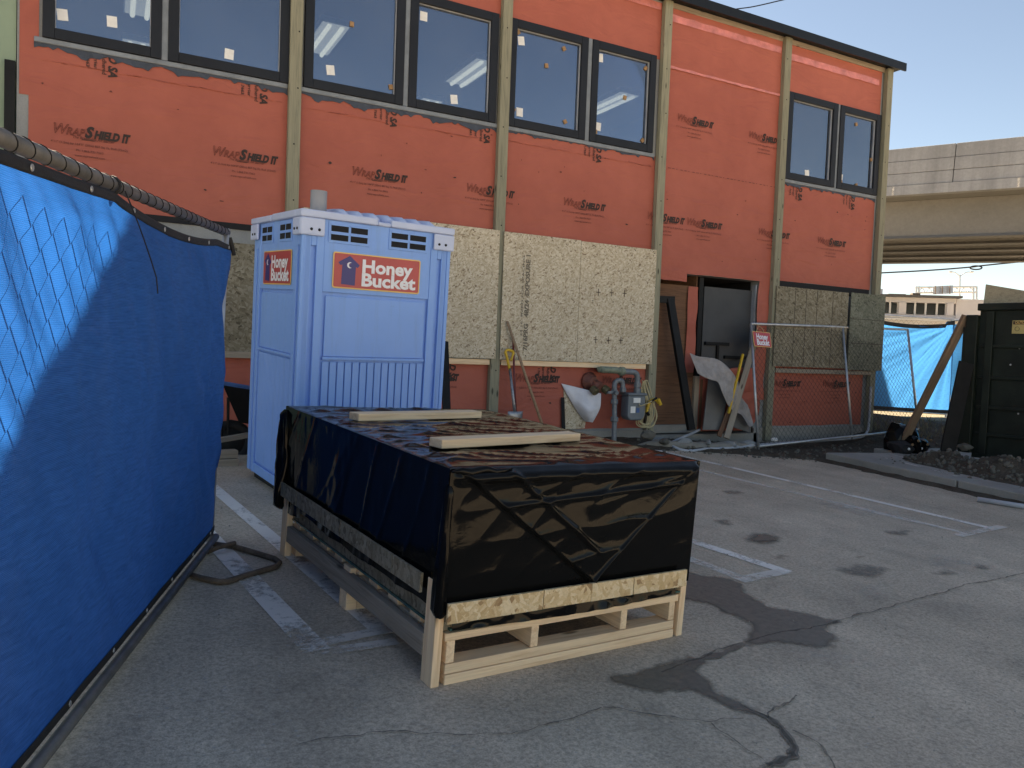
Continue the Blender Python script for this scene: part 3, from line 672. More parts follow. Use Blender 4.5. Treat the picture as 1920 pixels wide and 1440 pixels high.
# OSB panels over the ground floor openings
def osbp(x0, x1, z0, z1, mat, y=-0.112, tilt=0.0):
    return obj('osb_panel', MB().box(0, x1 - x0, -0.012, 0, 0, z1 - z0), mat, B, Matrix.Translation((x0, y, z0)) @ Matrix.Rotation(tilt, 4, 'Y'))
osbp(-0.7, 0.52, 1.24, 2.45, OSB_G, -0.03); osbp(0.53, 1.75, 1.24, 2.45, OSB_G, -0.03)
osbp(1.95, 3.16, 1.27, 2.91, OSB_L); osbp(3.17, 4.43, 1.27, 2.91, OSB_L, -0.113); osbp(4.495, 5.66, 1.265, 2.905, OSB_L); osbp(5.664, 6.94, 1.262, 2.895, OSB_L, -0.116)
for xa, xb in ((1.99, 4.40), (4.53, 6.90)):
    for k in range(8):
        for zc in (1.32, 2.1, 2.86):
            xc = xa + (xb - xa) * k / 7; obj('nail', MB().lathe([(0.008, 0), (0.006, 0.003)], (xc, -0.1285, zc + rnd.uniform(-0.02, 0.02)), (0, -1, 0), 8), BLACKM, B)
osbp(9.34, 11.00, 1.29, 2.56, OSB_G, -0.115); osbp(11.06, 11.93, 1.27, 2.57, OSB_GG, -0.122)
for x in (9.75, 10.0, 10.25, 10.62): bpart('chalk_line', x, x + 0.008, -0.1295, -0.1272, 1.30, 2.55, INK)
for z in (1.72, 2.13): bpart('chalk_line', 11.07, 11.92, -0.1365, -0.1342, z, z + 0.008, INK)
for a, b in ((-0.7, 1.75), (1.92, 4.36), (4.53, 6.86), (9.44, 11.70)):
    board('sill_board', (a, -0.06, 1.225), (b, -0.06, 1.225), 0.085, 0.07, PINE_OLD if a < 0 or a > 9 else PINE, B)
bpart('dark_gap', -0.7, 1.75, -0.02, 0, 2.60, 2.665, DARK); bpart('dark_gap', 9.44, 11.65, -0.012, -0.001, 2.52, 2.66, DARK)  # solid near-black strips paint the dark of gaps in the wall
obj('black_stamp', text_mesh('7/16PRG   48/24  EXPOSURE 1', 0.085, 0.004, width=1.25), STAMP, B, Matrix.Translation((4.86, -0.1265, 2.02)) @ Matrix.Rotation(-math.pi/2, 4, 'Y') @ FACE)
obj('black_stamp', text_mesh('24 16  SIZED FOR SPACING', 0.04, 0.001, width=1.05), STAMP, B, Matrix.Translation((4.79, -0.1265, 2.1)) @ Matrix.Rotation(-math.pi/2, 4, 'Y') @ FACE)
for u, v in ((1122,548),(1147,549),(1171,550),(1117,637),(1141,638),(1164,638)):
    p = P(u, v, 8.87); m = MB().box(p.x-0.035, p.x+0.035, -0.1315, -0.1292, p.z-0.005, p.z+0.005); m.box(p.x-0.005, p.x+0.005, -0.1325, -0.1318, p.z-0.05, p.z+0.05)
    obj('pencil_cross', m, INK, B)
# printed lettering on the wrap
SHR = 0.30
def T(x, y): return Matrix.Translation((x, y, 0))
W1 = text_mesh('W', 0.145, outline=0.0022, shear=SHR, width=0.13); W2 = text_mesh('RAP', 0.105, outline=0.002, shear=SHR, width=0.165)
S1 = text_mesh('S', 0.150, 0.008, SHR, width=0.085); S2 = text_mesh('HIELD', 0.108, 0.007, SHR, width=0.235); I1 = text_mesh('IT', 0.115, 0.008, SHR, width=0.085)
L1 = text_mesh('The Breathable Air Barrier', 0.036, 0.0005, SHR, width=0.37)
L2 = text_mesh('4\'11" (1.5m) by 164\'0" (50m) 807 Sq. Ft. Roll (75m2)', 0.030, 0.0003, width=0.68)
L3 = text_mesh('Ph: 1.866.731.7663', 0.030, 0.0003, width=0.24); L4 = text_mesh('www.vaproshield.com', 0.030, 0.0003, width=0.27)
_unused = 0
LINES = []
for its_, mt_ in (([(S1, T(-0.028, 0.012)), (S2, T(0.135, 0.0))], INK), ([(I1, T(0.305, 0.0))], INK), ([(MB().box(-0.085, 0.03, -0.066, -0.060, 0, 0.0005).mesh('u'), T(0, 0))], INK), ([(W1, T(-0.285, 0.012)), (W2, T(-0.145, 0.0))], INKT), ([(L1, T(0.02, -0.048))], INKT), ([(L2, T(-0.01, -0.115))], INKT), ([(L3, T(-0.01, -0.175))], INKT), ([(L4, T(-0.01, -0.225))], INKT)):
    me_ = join_meshes(its_, 'lettering'); me_.materials.append(mt_); LINES.append(me_)
#_meshes([(S1, T(-0.028, 0.012)), (S2, T(0.135, 0.0)), (I1, T(0.305, 0.0)), (MB().box(-0.085, 0.03, -0.066, -0.060, 0, 0.0005).mesh('u'), T(0, 0))], 'lettering')
#_meshes([(W1, T(-0.285, 0.012)), (W2, T(-0.145, 0.0)), (L1, T(0.02, -0.048)), (L2, T(-0.01, -0.115)), (L3, T(-0.01, -0.175)), (L4, T(-0.01, -0.225))], 'lettering')

def logo(x, z, y=-0.019, part=None):
    M = Matrix.Translation((x, y, z)) @ FACE
    par = part or B
    for k_, me_ in enumerate(LINES): obj('lettering', me_, None, par, Matrix.Translation((0, -0.0004 * k_, 0)) @ M)
for x, k in ((-0.16, 0), (1.32, 0), (2.85, 1), (4.32, 1), (5.75, 2)): logo(x, 3.40, part=SH[k])
for x in (7.15, 7.88, 9.31): logo(x, 3.37, -0.028, SH[3])
logo(10.64, 3.37, part=SH[4])
logo(7.62, 4.84, -0.021, SH['3m']); logo(9.02, 4.82, -0.021, SH['3m'])
for x, k in ((3.62, 1), (5.12, 2), (6.50, 2), (9.75, 3), (10.95, 3)): logo(x, 1.01, part=LOW[k])
V1 = text_mesh('LD SA', 0.11, 0.005, 0.2, width=0.27); V2 = text_mesh('f Adhered', 0.055, 0.001, width=0.22); V3 = text_mesh('Barrier', 0.045, 0.001, width=0.17); V4 = text_mesh('1.7663', 0.04, 0.001, width=0.13)
VL = []
for me_, dx_, dz_ in ((V1, 0.0, 0), (V2, 0.01, -0.075), (V3, -0.01, -0.15), (V4, 0.0, -0.22)):
    q_ = join_meshes([(me_, T(dx_, dz_))], 'lettering'); q_.materials.append(INK); VL.append(q_)
def vlogo(x, z, part, y=-0.0195):
    for q_ in VL: obj('lettering', q_, INK, part, Matrix.Translation((x, y, z)) @ Matrix.Rotation(math.pi/2, 4, 'Y') @ FACE)
for x, k in ((0.02, 0), (1.50, 0), (3.00, 1), (4.24, 1)): vlogo(x, 4.135, SH[k])
vlogo(3.88, 1.10, LOW[1]); vlogo(5.36, 1.10, LOW[2]); vlogo(5.95, 4.14, SH[2]); vlogo(9.85, 4.10, SH[4]); vlogo(11.1, 4.10, SH[4])
dash = MB()
for k in range(30): dash.box(7.08 + k * 0.075, 7.08 + k * 0.075 + (0.045 if k % 3 else 0.02), -0.0265, -0.0255, 4.105, 4.111)
obj('dashed_line', dash, INK, B)
for a, b, z in ((-0.6, 1.7, 4.05), (1.95, 4.3, 4.04), (4.55, 6.85, 4.08)):
    strippart('lap_crease', a, b, z, z + 0.014, -0.010, WRAP, 0.012)
# scuffs and staple heads on the wrap
for k in range(70):
    zc = rnd.choice((3.1, 3.6, 4.0, 4.06, 2.8, 0.6, 0.9)) + rnd.uniform(-0.25, 0.2); xc = rnd.uniform(-0.6, 11.5)
    if min(abs(xc - q) for q in (1.83, 4.445, 6.99, 9.355)) < 0.12 or (zc < 1.3 and 6.9 < xc < 9.4) or (zc < 1.2 and xc > 5.5 and xc < 7): continue
    w_, h_ = rnd.uniform(0.004, 0.02), rnd.uniform(0.003, 0.012)
    obj('scuff', MB().prism([(xc + w_ * math.cos(t) * (0.6 + rnd.random()), 0, zc + h_ * math.sin(t) * (0.6 + rnd.random())) for t in [j * math.pi / 4 for j in range(8)]], (0, -0.0285, 0), (0, -0.0278, 0)), INKT if k % 3 else INK, B)
# doorway
bpart('plywood_wall', 7.02, 7.93, 0.14, 0.16, 0.32, 2.46, PLY)
bpart('plywood_wall', 7.93, 7.95, 0.14, 1.6, 0.32, 2.62, PLY)
bpart('threshold', 7.02, 7.95, 0.06, 0.139, 0.24, 0.36, CONC)
bpart('recess_back', 7.0, 9.2, 1.6, 1.7, 0, 2.9, ROOMW); bpart('recess_side', 9.1, 9.2, 0.2, 1.6, 0, 2.9, DARK); bpart('recess_top', 7.0, 9.2, 0.2, 1.6, 2.62, 2.9, DARK)  # side and top near-black: the recess's shade is put into their colour
bpart('recess_floor', 7.0, 9.2, -0.03, 1.6, -0.3, 0.22, CONC)
def wrapstrip(x0, x1, z0, z1, y):
    def fn(u, v):
        z = z0 + (z1 - z0) * v
        return (x0 + (x1 - x0) * u + 0.05 * noise.noise(Vector((u, z * 2.5, 1))), y - 0.03 * noise.noise(Vector((u * 2, z * 3, 7))) - 0.02, z)
    return obj('wrap_strip', MB().grid(6, 24, fn), WRAP, B, smooth=True, recalc=False)
wrapstrip(7.76, 7.94, 1.15, 2.45, 0.13); wrapstrip(9.05, 9.28, 0.75, 2.62, 0.0)
bpart('grey_sheet', 8.06, 9.07, 0.10, 0.115, 1.16, 2.47, SHEETG)
bpart('jamb', 7.96, 8.04, 0.10, 0.2, 0.22, 2.6, BLACKM); bpart('jamb', 9.03, 9.06, 0.02, 0.098, 0.9, 2.56, PVCG)
bpart('black_bar', 8.10, 8.58, 0.06, 0.097, 1.58, 1.63, BLACKM); bpart('black_bar', 8.34, 8.38, 0.062, 0.097, 1.17, 1.579, BLACKM); bpart('black_bar', 8.5, 8.98, 0.055, 0.095, 1.38, 1.43, BLACKM)
bpart('lower_board', 8.06, 9.05, 0.11, 0.12, 0.25, 1.155, WRAP)
board('stud', (8.0, 0.12, 0.24), (8.0, 0.12, 1.1), 0.09, 0.05, PINE_OLD, B, (0, -1, 0)); board('stud', (8.1, 0.13, 0.24), (8.1, 0.13, 1.05), 0.05, 0.05, PLY, B, (0, -1, 0))
# ceiling lights behind the glass
for i, (x, y) in enumerate(((0.35, 10.9), (2.78, 10.9), (5.15, 10.95), (7.85, 10.95), (0.35, 13.2), (2.78, 13.2), (5.15, 13.2))):
    lt = thing('ceiling_light', ['long fluorescent ceiling light behind the leftmost upper window', 'fluorescent ceiling light behind the upper window above the toilet roof vent', 'fluorescent ceiling light behind the upper window right of the toilet', 'fluorescent ceiling light behind the upper window left of the blank wrap bay',
        'deeper fluorescent light far inside behind the leftmost window', 'deeper fluorescent light far inside above the toilet', 'deeper fluorescent light far inside right of the toilet'][i], 'ceiling light', Vector((x, y, 5.80)), 'fluorescent lights on the upper storey ceiling')
    obj('housing', MB().box(-0.2, 0.2, 0, 1.25, 0.03, 0.119), SWHI, lt)
    obj('diffuser', MB().box(-0.185, 0.185, 0.02, 1.23, 0.018, 0.029), LENS, lt)
    for s_ in (-0.11, 0.07): obj('tube', MB().tube([(s_ + 0.02, 0.03, 0.0), (s_ + 0.02, 1.22, 0.0)], 0.032, 8), LAMP, lt)
# ------------------------------------------------------------------ toilet cabin sign
def rrect(w, h, r, n=5):
    pts = []
    for cx_, cz_, a0 in ((w - r, h - r, 0), (r, h - r, 90), (r, r, 180), (w - r, r, 270)):
        for k in range(n + 1):
            t = math.radians(a0 + 90 * k / n); pts.append((cx_ + r * math.cos(t), 0, cz_ + r * math.sin(t)))
    return pts
def brand_sign(w, h, parent, M, house=True):
    bd = obj('sign_plate', MB().prism(rrect(w, h, 0.018), (0, -0.004, 0), (0, 0, 0)), SYEL, parent, M)
    sub = bd
    b_ = h * 0.035
    obj('red_field', MB().prism([(x + b_, 0, z + b_) for x, y, z in rrect(w - 2*b_, h - 2*b_, 0.012)], (0, -0.0055, 0), (0, -0.0041, 0)), SRED, sub)
    x0 = w * 0.31 if house else w * 0.16
    tw = w * 0.63 if house else w * 0.7
    if house:
        hx = w * 0.17; m = MB(); yy = ((0, -0.0075, 0), (0, -0.0056, 0))
        m.prism([(hx - w*0.075, 0, h*0.12), (hx + w*0.075, 0, h*0.10), (hx + w*0.08, 0, h*0.68), (hx - w*0.07, 0, h*0.70)], *yy)
        m2 = MB().prism([(hx - w*0.115, 0, h*0.72), (hx - w*0.09, 0, h*0.64), (hx, 0, h*0.72), (hx + w*0.10, 0, h*0.60), (hx + w*0.12, 0, h*0.68), (hx + w*0.01, 0, h*0.92)], (0, -0.0078, 0), (0, -0.0057, 0))
        obj('outhouse_emblem', m, SBLU, sub); obj('outhouse_emblem', m2, SBLU, sub)
        pts = []; R1 = h * 0.085; cxm, czm = hx + w*0.012, h * 0.66
        for k in range(13): t = math.radians(60 + 240 * k / 12); pts.append((cxm + R1 * math.cos(t), 0, czm + R1 * math.sin(t)))
        for k in range(11): t = math.radians(285 - 210 * k / 10); pts.append((cxm + R1*0.42 + R1*0.80*math.cos(t), 0, czm + R1*0.80*math.sin(t)))
        obj('moon_emblem', MB().prism(pts, (0, -0.0095, 0), (0, -0.0081, 0)), SWHI, sub)
    for txt, zz, ww, xo in (('Honey', 0.68, 0.93, 0.0), ('Bucket', 0.30, 1.0, 0.0)):
        me = text_mesh(txt, h * 0.50, h * 0.018, 0.0, width=tw * ww); me.materials.append(SWHI)
        obj('lettering', me, SWHI, sub, Matrix.Translation((x0 + tw * ww / 2, -0.0085, h * zz - h * 0.03)) @ FACE)
    return bd
# ------------------------------------------------------------------ portable toilet
PX = Vector((0.992, 0.13, 0.003)); PZ_ = Vector((0.004, -0.055, 0.998)); po = GP(547, 948)
POT = thing('portable_toilet', 'blue plastic portable toilet cabin with white roof and grey vent pipe', 'portable toilet', frame(po, PX, PZ_))
PW, PDp, PH = 1.22, 1.15, 2.02
obj('skid', MB().box(0.05, PW - 0.05, 0.05, PDp - 0.05, -0.04, 0.08), RUBBER, POT)
def cabin_wall(W, nrib, name, M):
    m = MB(); c = 0.028
    m.box(0.0, W, c, c + 0.03, 0.05, PH)                                     # backing
    for a, b in ((0.0, 0.065), (0.105, 0.165), (W - 0.165, W - 0.105), (W - 0.065, W)): m.box(a, b, 0, c - 0.001, 0.05, PH)
    m.box(0.065, 0.105, 0, c - 0.001, 1.93, PH); m.box(W - 0.105, W - 0.065, 0, c - 0.001, 1.93, PH)
    m.box(0.165, W - 0.165, 0.004, c - 0.001, 1.60, PH)                      # sign band
    m.box(0.165, W - 0.165, 0.004, c - 0.001, 0.05, 0.13)
    m.box(0.195, W - 0.185, 0.010, c - 0.001, 1.12, 1.575)                   # raised middle panel
    m.box(0.185, W - 0.175, -0.004, c - 0.001, 1.095, 1.118)
    x = 0.185; st = (W - 0.36) / nrib
    for k in range(nrib): m.box(x + 0.004, x + st - 0.004, 0.009, c - 0.001, 0.15, 1.08); x += st
    return obj(name, m, POTB, POT, M, bevel=0.005)
cabin_wall(PW, 14, 'front_wall', Matrix.Identity(4))
LEFT = Matrix(((0, 1, 0, 0), (-1, 0, 0, PDp), (0, 0, 1, 0), (0, 0, 0, 1)))   # local x runs -y; wall faces -x
cabin_wall(PDp, 24, 'side_wall', LEFT)
RIGHT = Matrix(((0, -1, 0, PW), (1, 0, 0, 0), (0, 0, 1, 0), (0, 0, 0, 1)))
cabin_wall(PDp, 24, 'side_wall', RIGHT)
obj('rear_wall', MB().box(0.04, PW - 0.04, PDp - 0.05, PDp, 0.05, PH), POTB, POT)
obj('corner_trim', MB().box(-0.012, 0.02, -0.012, 0.02, 0.05, PH), POTB, POT, bevel=0.008)
obj('corner_trim', MB().box(PW - 0.02, PW + 0.012, -0.012, 0.02, 0.05, PH), POTB, POT, bevel=0.008)
def vent(x0, x1, z0, z1, M):
    base = obj('vent_panel', MB().box(x0 - 0.02, x1 + 0.02, -0.004, 0.003, z0 - 0.02, z1 + 0.03), POTB, POT, M, bevel=0.003)
    w_ = (x1 - x0 - 0.02) / 2; h_ = (z1 - z0 - 0.02) / 2
    for i in range(2):
        for j in range(2):
            a = x0 + i * (w_ + 0.02); c = z0 + j * (h_ + 0.02)
            obj('vent_slot', MB().box(a, a + w_, -0.0065, -0.0045, c, c + h_), DARK, base)  # near-black plate paints the shade of an open slot
            obj('slot_lip', MB().box(a - 0.004, a + w_ + 0.004, -0.012, -0.0066, c + h_ - 0.002, c + h_ + 0.008), POTB, base)
vent(0.21, 0.50, 1.985, 2.095, Matrix.Identity(4)); vent(0.70, 1.00, 1.985, 2.095, Matrix.Identity(4))
vent(0.22, 0.46, 1.985, 2.095, LEFT); vent(0.66, 0.90, 1.985, 2.095, LEFT)
obj('upper_band', MB().box(0.0, PW, 0.003, 0.03, PH - 0.01, 2.13).box(0.003, 0.03, 0.031, PDp, PH - 0.01, 2.13).box(PW - 0.03, PW - 0.003, 0.031, PDp, PH - 0.01, 2.13), POTB, POT)
def roof_cap():
    m = MB()
    o_ = 0.03
    for x0, x1, y0, y1 in ((-o_, 0.155, -o_, -0.008), (PW - 0.155, PW + o_, -o_, -0.008), (-o_, 0.155, PDp + 0.002, PDp + o_), (PW - 0.155, PW + o_, PDp + 0.002, PDp + o_),
                           (-o_, -0.008, -0.0078, 0.15), (-o_, -0.008, PDp - 0.15, PDp + 0.0018), (PW + 0.008, PW + o_, -0.0078, 0.15), (PW + 0.008, PW + o_, PDp - 0.15, PDp + 0.0018)):
        m.box(x0, x1, y0, y1, 2.0, 2.128)
    # rim, a little lower in the middle of each side
    m.box(-o_, PW * 0.47, -o_, 0.1, 2.13, 2.185); m.box(PW * 0.56, PW + o_, -o_, 0.1, 2.13, 2.185); m.box(PW * 0.4701, PW * 0.5599, -o_ + 0.004, 0.1, 2.13, 2.16)
    m.box(-o_, 0.12, 0.1001, PDp * 0.55, 2.13, 2.185); m.box(-o_, 0.12, PDp * 0.58, PDp + o_, 2.13, 2.18)
    m.box(PW - 0.12, PW + o_, 0.1001, PDp + o_, 2.13, 2.185); m.box(0.1201, PW - 0.1201, PDp - 0.1, PDp + o_, 2.13, 2.18)
    return obj('roof_rim', m, POTW, POT, bevel=0.014)
rim = roof_cap()
obj('roof_deck', MB().grid(24, 10, lambda u, v: (0.05 + u * (PW - 0.1), 0.05 + v * (PDp - 0.1), 2.165 + 0.05 * math.sin(math.pi * u) * math.sin(math.pi * v))), POTW, POT, smooth=True)
for k in range(7):
    x = 0.36 + k * 0.125; pts = [(x, 0.09 + 0.09 * j, 2.172 + 0.045 * math.sin(math.pi * j / 11) ** 0.5 * (1 if 0 < j < 11 else 0)) for j in range(12)]
    obj('roof_rib', MB().tube(pts, [0.03] + [0.045] * 10 + [0.03], 10), POTW, POT, smooth=True)
obj('vent_pipe', MB().lathe([(0.062, 0), (0.062, 0.20), (0.052, 0.20), (0.052, 0.03)], (0.20, 0.25, 2.16), (0, 0, 1), 24), PVCG, POT)
for x in (0.05, 0.11, PW - 0.11, PW - 0.05): obj('bolt', MB().lathe([(0.011, 0), (0.009, 0.006), (0.003, 0.008)], (x, -0.030, 2.045), (0, -1, 0), 10), BLACKM, POT)
for y in (0.04, 0.10, PDp - 0.10, PDp - 0.04): obj('bolt', MB().lathe([(0.011, 0), (0.009, 0.006), (0.003, 0.008)], (-0.030, y, 2.045), (-1, 0, 0), 10), BLACKM, POT)
brand_sign(0.73, 0.268, POT, Matrix.Translation((0.234, -0.001, 1.636)))
brand_sign(0.66, 0.265, POT, LEFT @ Matrix.Translation((PDp - 0.872, -0.001, 1.636)))
# ------------------------------------------------------------------ crate: pallet, wrapped box
CO = GP(815, 1290); CXv = GP(1275, 1192) - CO
CM = frame(CO, CXv, NG)
CW, CL, CH = 1.36, 1.95, 0.868
PAL = thing('pallet', 'fresh pine timber pallet frame under the black wrapped crate', 'pallet', CM)
def pb(name, p0, p1, wd, th, mat=PINE, up=(0, 0, 1)): return board(name, p0, p1, wd, th, mat, PAL, up)
for y in (0.045, 0.93, 1.84):
    for z in (0.0205, 0.0635): pb('bottom_board', (0.042, y + (0.004 if z > 0.05 else 0), z), (CW - 0.042, y + (0.004 if z > 0.05 else 0), z), 0.088, 0.0405)
for x in (0.062, 0.475, 0.985, CW - 0.062): pb('joist', (x, 0.006, 0.1325), (x, CL - 0.05, 0.1325), 0.038, 0.092)
for k in range(9): pb('deck_board', (0.03, 0.05 + k * 0.215, 0.196), (CW - 0.03, 0.05 + k * 0.215, 0.196), 0.10, 0.032)
for x in (0.0, CW):
    for y in (0.045, CL - 0.09): pb('corner_post', (x, y, 0.0), (x, y, 0.42), 0.088, 0.038, PINE, (1, 0, 0))
pb('side_rail', (-0.002, 0.092, 0.142), (-0.002, CL - 0.15, 0.142), 0.036, 0.09, PINE_OLD); pb('side_rail', (CW + 0.002, 0.092, 0.142), (CW + 0.002, CL - 0.15, 0.142), 0.036, 0.09, PINE_OLD)
pb('skid_block', (-0.015, 0.93, 0.048), (0.04, 0.93, 0.048), 0.088, 0.09); pb('skid_block', (-0.003, 0.93, 0.19), (0.03, 0.93, 0.19), 0.088, 0.04)
CR = thing('wrapped_crate', 'large crate wrapped in shiny black plastic film with OSB strips', 'crate', CM)
obj('crate_wall', MB().box(0.022, CW - 0.022, 0.022, CL - 0.022, 0.218, CH - 0.02), OSB_G, CR)
obj('glass_edge', MB().box(0.012, 0.0215, 0.1, CL - 0.12, 0.219, 0.228), TEAL, CR)
obj('glass_edge', MB().box(0.05, CW - 0.01, 0.004, 0.0215, 0.219, 0.228), TEAL, CR)
def ridge(p): return 1 - abs(noise.noise(p)) * 2
def film_top(u, v):
    x = -0.012 + u * (CW + 0.024); y = -0.012 + v * (CL + 0.03)
    e = min(u, 1 - u, v * 1.4, (1 - v) * 1.4)
    q1 = y * 4.2 - x * 1.3; h = 0.013 * max(0, ridge(Vector((x * 0.7, q1, 0)))) ** 3 + 0.009 * max(0, ridge(Vector((x * 1.1 + 4, y * 7.5 + x * 2.2, 2)))) ** 4 + 0.003 * noise.noise(Vector((x * 3, y * 9, 3))) + 0.0015 * noise.noise(Vector((x * 9, y * 16, 8)))
    return (x, y, CH + 0.004 + h * min(1, e * 18) - 0.004 * (e <= 0))
fm = MB().grid(110, 130, film_top)
def front_fn(u, v):                                        # u along x, v from bottom to top
    x = -0.012 + u * (CW + 0.024); z0 = 0.30 - 0.02 * u; z = z0 + (CH + 0.004 - z0) * v
    a = (z - 0.345) / (CH - 0.345)                         # V flap: between the two diagonal folds
    lft = 0.02 + (1 - a) * 0.73; rgt = CW - 0.02 - (1 - a) * 0.60
    ins = sm(-0.012, 0.012, x - lft) * sm(-0.012, 0.012, rgt - x) if a > 0 else 0
    d = 0.0
    wr = 0.008 * noise.noise(Vector((x * 3.0, z * 5, 1))) + 0.011 * max(0, ridge(Vector((x * 1.5 + z * 1.2, z * 6 - x * 2.0, 4)))) ** 4 + 0.009 * max(0, ridge(Vector((x * 3.2 - z * 2.6 + 7, z * 2.4, 6)))) ** 4 + 0.0018 * noise.noise(Vector((x * 14, z * 14, 7)))
    d += ins * (0.018 + 0.85 * wr)
    d += 0.009 * math.exp(-((x - lft) / 0.010) ** 2) * (a > 0) + 0.016 * math.exp(-((rgt - x) / 0.013) ** 2) * (a > 0)
    # inner crossing pleats of the flap
    l2 = 0.20 + (0.78 - z) * 1.35; b2 = 0.700 + 0.06 * x
    if ins > 0.5:
        d += 0.013 * math.exp(-((x - l2 - 0.16) / 0.018) ** 2) * sm(0.45, 0.52, z) + 0.012 * math.exp(-((z - b2) / 0.010) ** 2)
    flat = (1 - ins) * (0.35 * wr * (0.3 + a)) if a > -0.2 else 0.2 * wr
    d += flat
    e = min(u, 1 - u, v, 1 - v) * 30
    d = d * min(1, e)
    roll = 0.028 * math.exp(-((z - CH + 0.03) / 0.022) ** 2) * sm(0, 0.04, u) * sm(1, 0.96, u) * (0.6 + 0.6 * abs(noise.noise(Vector((x * 2.5, 0, 3)))))
    return (x, -0.0125 - d - roll * (v < 1), z)
fm.grid(190, 90, front_fn)
def left_fn(u, v):                                         # u along y
    y = -0.0125 + u * (CL + 0.032); low = 0.285 + 0.025 * noise.noise(Vector((y * 3, 0, 5))) + (0.02 if y < 1.6 else -0.01); z = low + (CH + 0.004 - low) * v
    e = min(1, min(u, 1 - u, 1 - v) * 25)
    d = e * (0.008 * noise.noise(Vector((y * 4, z * 2.5, 2))) + 0.007 * max(0, ridge(Vector((y * 3.7 + z * 1.9, z * 1.5 + y, 6)))) ** 5 + 0.003 * noise.noise(Vector((y * 16, z * 7, 6))) + 0.010 * (1 - v) ** 2 * noise.noise(Vector((y * 6, 1, 1))))
    return (-0.0125 - abs(d) * 0.5 - d * 0.5 - 0.004, y, z)
fm.grid(170, 50, left_fn)
fm.grid(60, 30, lambda u, v: (CW + 0.0125 + 0.006 * noise.noise(Vector((u * 9, v * 5, 11))) * min(1, 20 * min(u, 1 - u, 1 - v)), -0.0125 + u * (CL + 0.032), 0.29 + (CH + 0.004 - 0.29) * v))
fm.grid(40, 20, lambda u, v: (-0.012 + u * (CW + 0.024), CL + 0.0195, 0.28 + (CH + 0.004 - 0.28) * v))
obj('plastic_film', fm, FILM, CR, smooth=True, recalc=False)
# corner bunches of film
def bunch(cx_, cy_, r, z0, z1, seed, parts=26):
    def fn(u, v):
        t = 2 * math.pi * u; z = z0 + (z1 - z0) * v; rr = r * (0.75 + 0.6 * noise.noise(Vector((math.cos(t) * 2.2, math.sin(t) * 2.2 + seed, z * 4)))) * (1 - 0.35 * v) * (1 if 0 < v < 1 else 0.55)
        return (cx_ + rr * math.cos(t), cy_ + rr * 1.5 * math.sin(t), z)
    return obj('film_bunch', MB().grid(parts, 22, fn), FILM, CR, smooth=True)
bunch(0.0, CL + 0.01, 0.085, 0.26, CH - 0.02, 3); bunch(-0.008, 0.004, 0.034, 0.285, CH - 0.06, 9, 16)
obj('film_bunch', MB().tube([(-0.02 + 0.04 * k, -0.03 - 0.006 * math.sin(k * 1.3), CH - 0.004 + 0.006 * math.sin(k * 2.1)) for k in range(8)], [0.004, 0.014, 0.02, 0.019, 0.016, 0.013, 0.009, 0.003], 8), FILM, CR, smooth=True)
# loose skirt below the front strip
def skirt(u, v):
    x = 0.04 + u * (CW - 0.12); z = 0.235 - 0.02 * math.sin(u * 3) + (0.285 - 0.235 + 0.02) * v
    return (x, -0.010 - (1 - v) * 0.012 - 0.012 * abs(noise.noise(Vector((x * 9, z * 14, 3)))) , z)
obj('film_skirt', MB().grid(70, 10, skirt), FILM, CR, smooth=True, recalc=False)
xs_ = [0.0, 0.46, 0.72, 0.97, 1.315]
for i in range(4): obj('osb_strip', MB().box(0, xs_[i+1] - xs_[i] - 0.004, -0.012, 0, 0, 0.080), OSB_F, CR, Matrix.Translation((xs_[i] + 0.002, -0.040 - 0.001 * (i % 2), 0.272 + 0.005 * (i % 2) * 0.3)))
ys_ = [0.10, 0.36, 0.62, 0.95, 1.25, 1.6, 1.88]
for i in range(6): obj('osb_strip', MB().box(-0.012, 0, 0, ys_[i+1] - ys_[i] - 0.004, 0, 0.078), OSB_G, CR, Matrix.Translation((-0.034 - 0.001 * (i % 2), ys_[i], 0.355)))
# loose timbers on top
def crate_pt(u, v, h): 
    d = ray(u, v); o_ = CM.to_translation(); z = CM.to_3x3().col[2]; t = ((o_ - CAM).dot(z) + h) / d.dot(z); return CAM + d * t
for (a, b, lab) in (((672, 790), (903, 784), 'short pine timber lying far back on the black crate'), ((828, 842), (1088, 827), 'short pine timber lying near the front of the black crate')):
    p = crate_pt(*a, CH + 0.012); q = crate_pt(*b, CH + 0.012); d = (q - p).normalized(); nrm = NG.cross(d) * 0.045
    t_ = board('timber', p + nrm + NG * 0.02, q + nrm + NG * 0.02, 0.089, 0.040, PINE, None, NG, 0.004)
    tag(t_, lab, 'timber', 'timbers on the crate')
# ------------------------------------------------------------------ left fence with blue screen
FA = GP(393, 1015); FB = GP(60, 1440); fxv = (FB - FA); FM = frame(FA, FB - FA, (NG * 0.8 + Vector((0, 0, 0.2))).normalized())
FL, FH = 3.66, 1.87
def fh(s): return FH - 0.040 * s
FEN = thing('chain_link_fence', 'temporary chain link fence panel behind the blue screen at left', 'fence', FM)
obj('rail', MB().tube([(-0.03, 0, FH), (FL, 0, fh(FL))], 0.023, 14), GALVD, FEN, smooth=True)
obj('rail', MB().tube([(0.0, 0.035, 0.03), (FL, 0.035, 0.03)], 0.021, 12), GALVD, FEN, smooth=True)
for x in (0.0, FL): obj('post', MB().tube([(x, 0, -0.01), (x, 0, FH + 0.02)], 0.021, 12), GALV, FEN, smooth=True)
obj('chain_link', chain_link(FL, FH - 0.20, 0.06, 0.062, 0.0021), GALVD, FEN, Matrix.Translation((0, -0.012, 0.06)))
hx = []
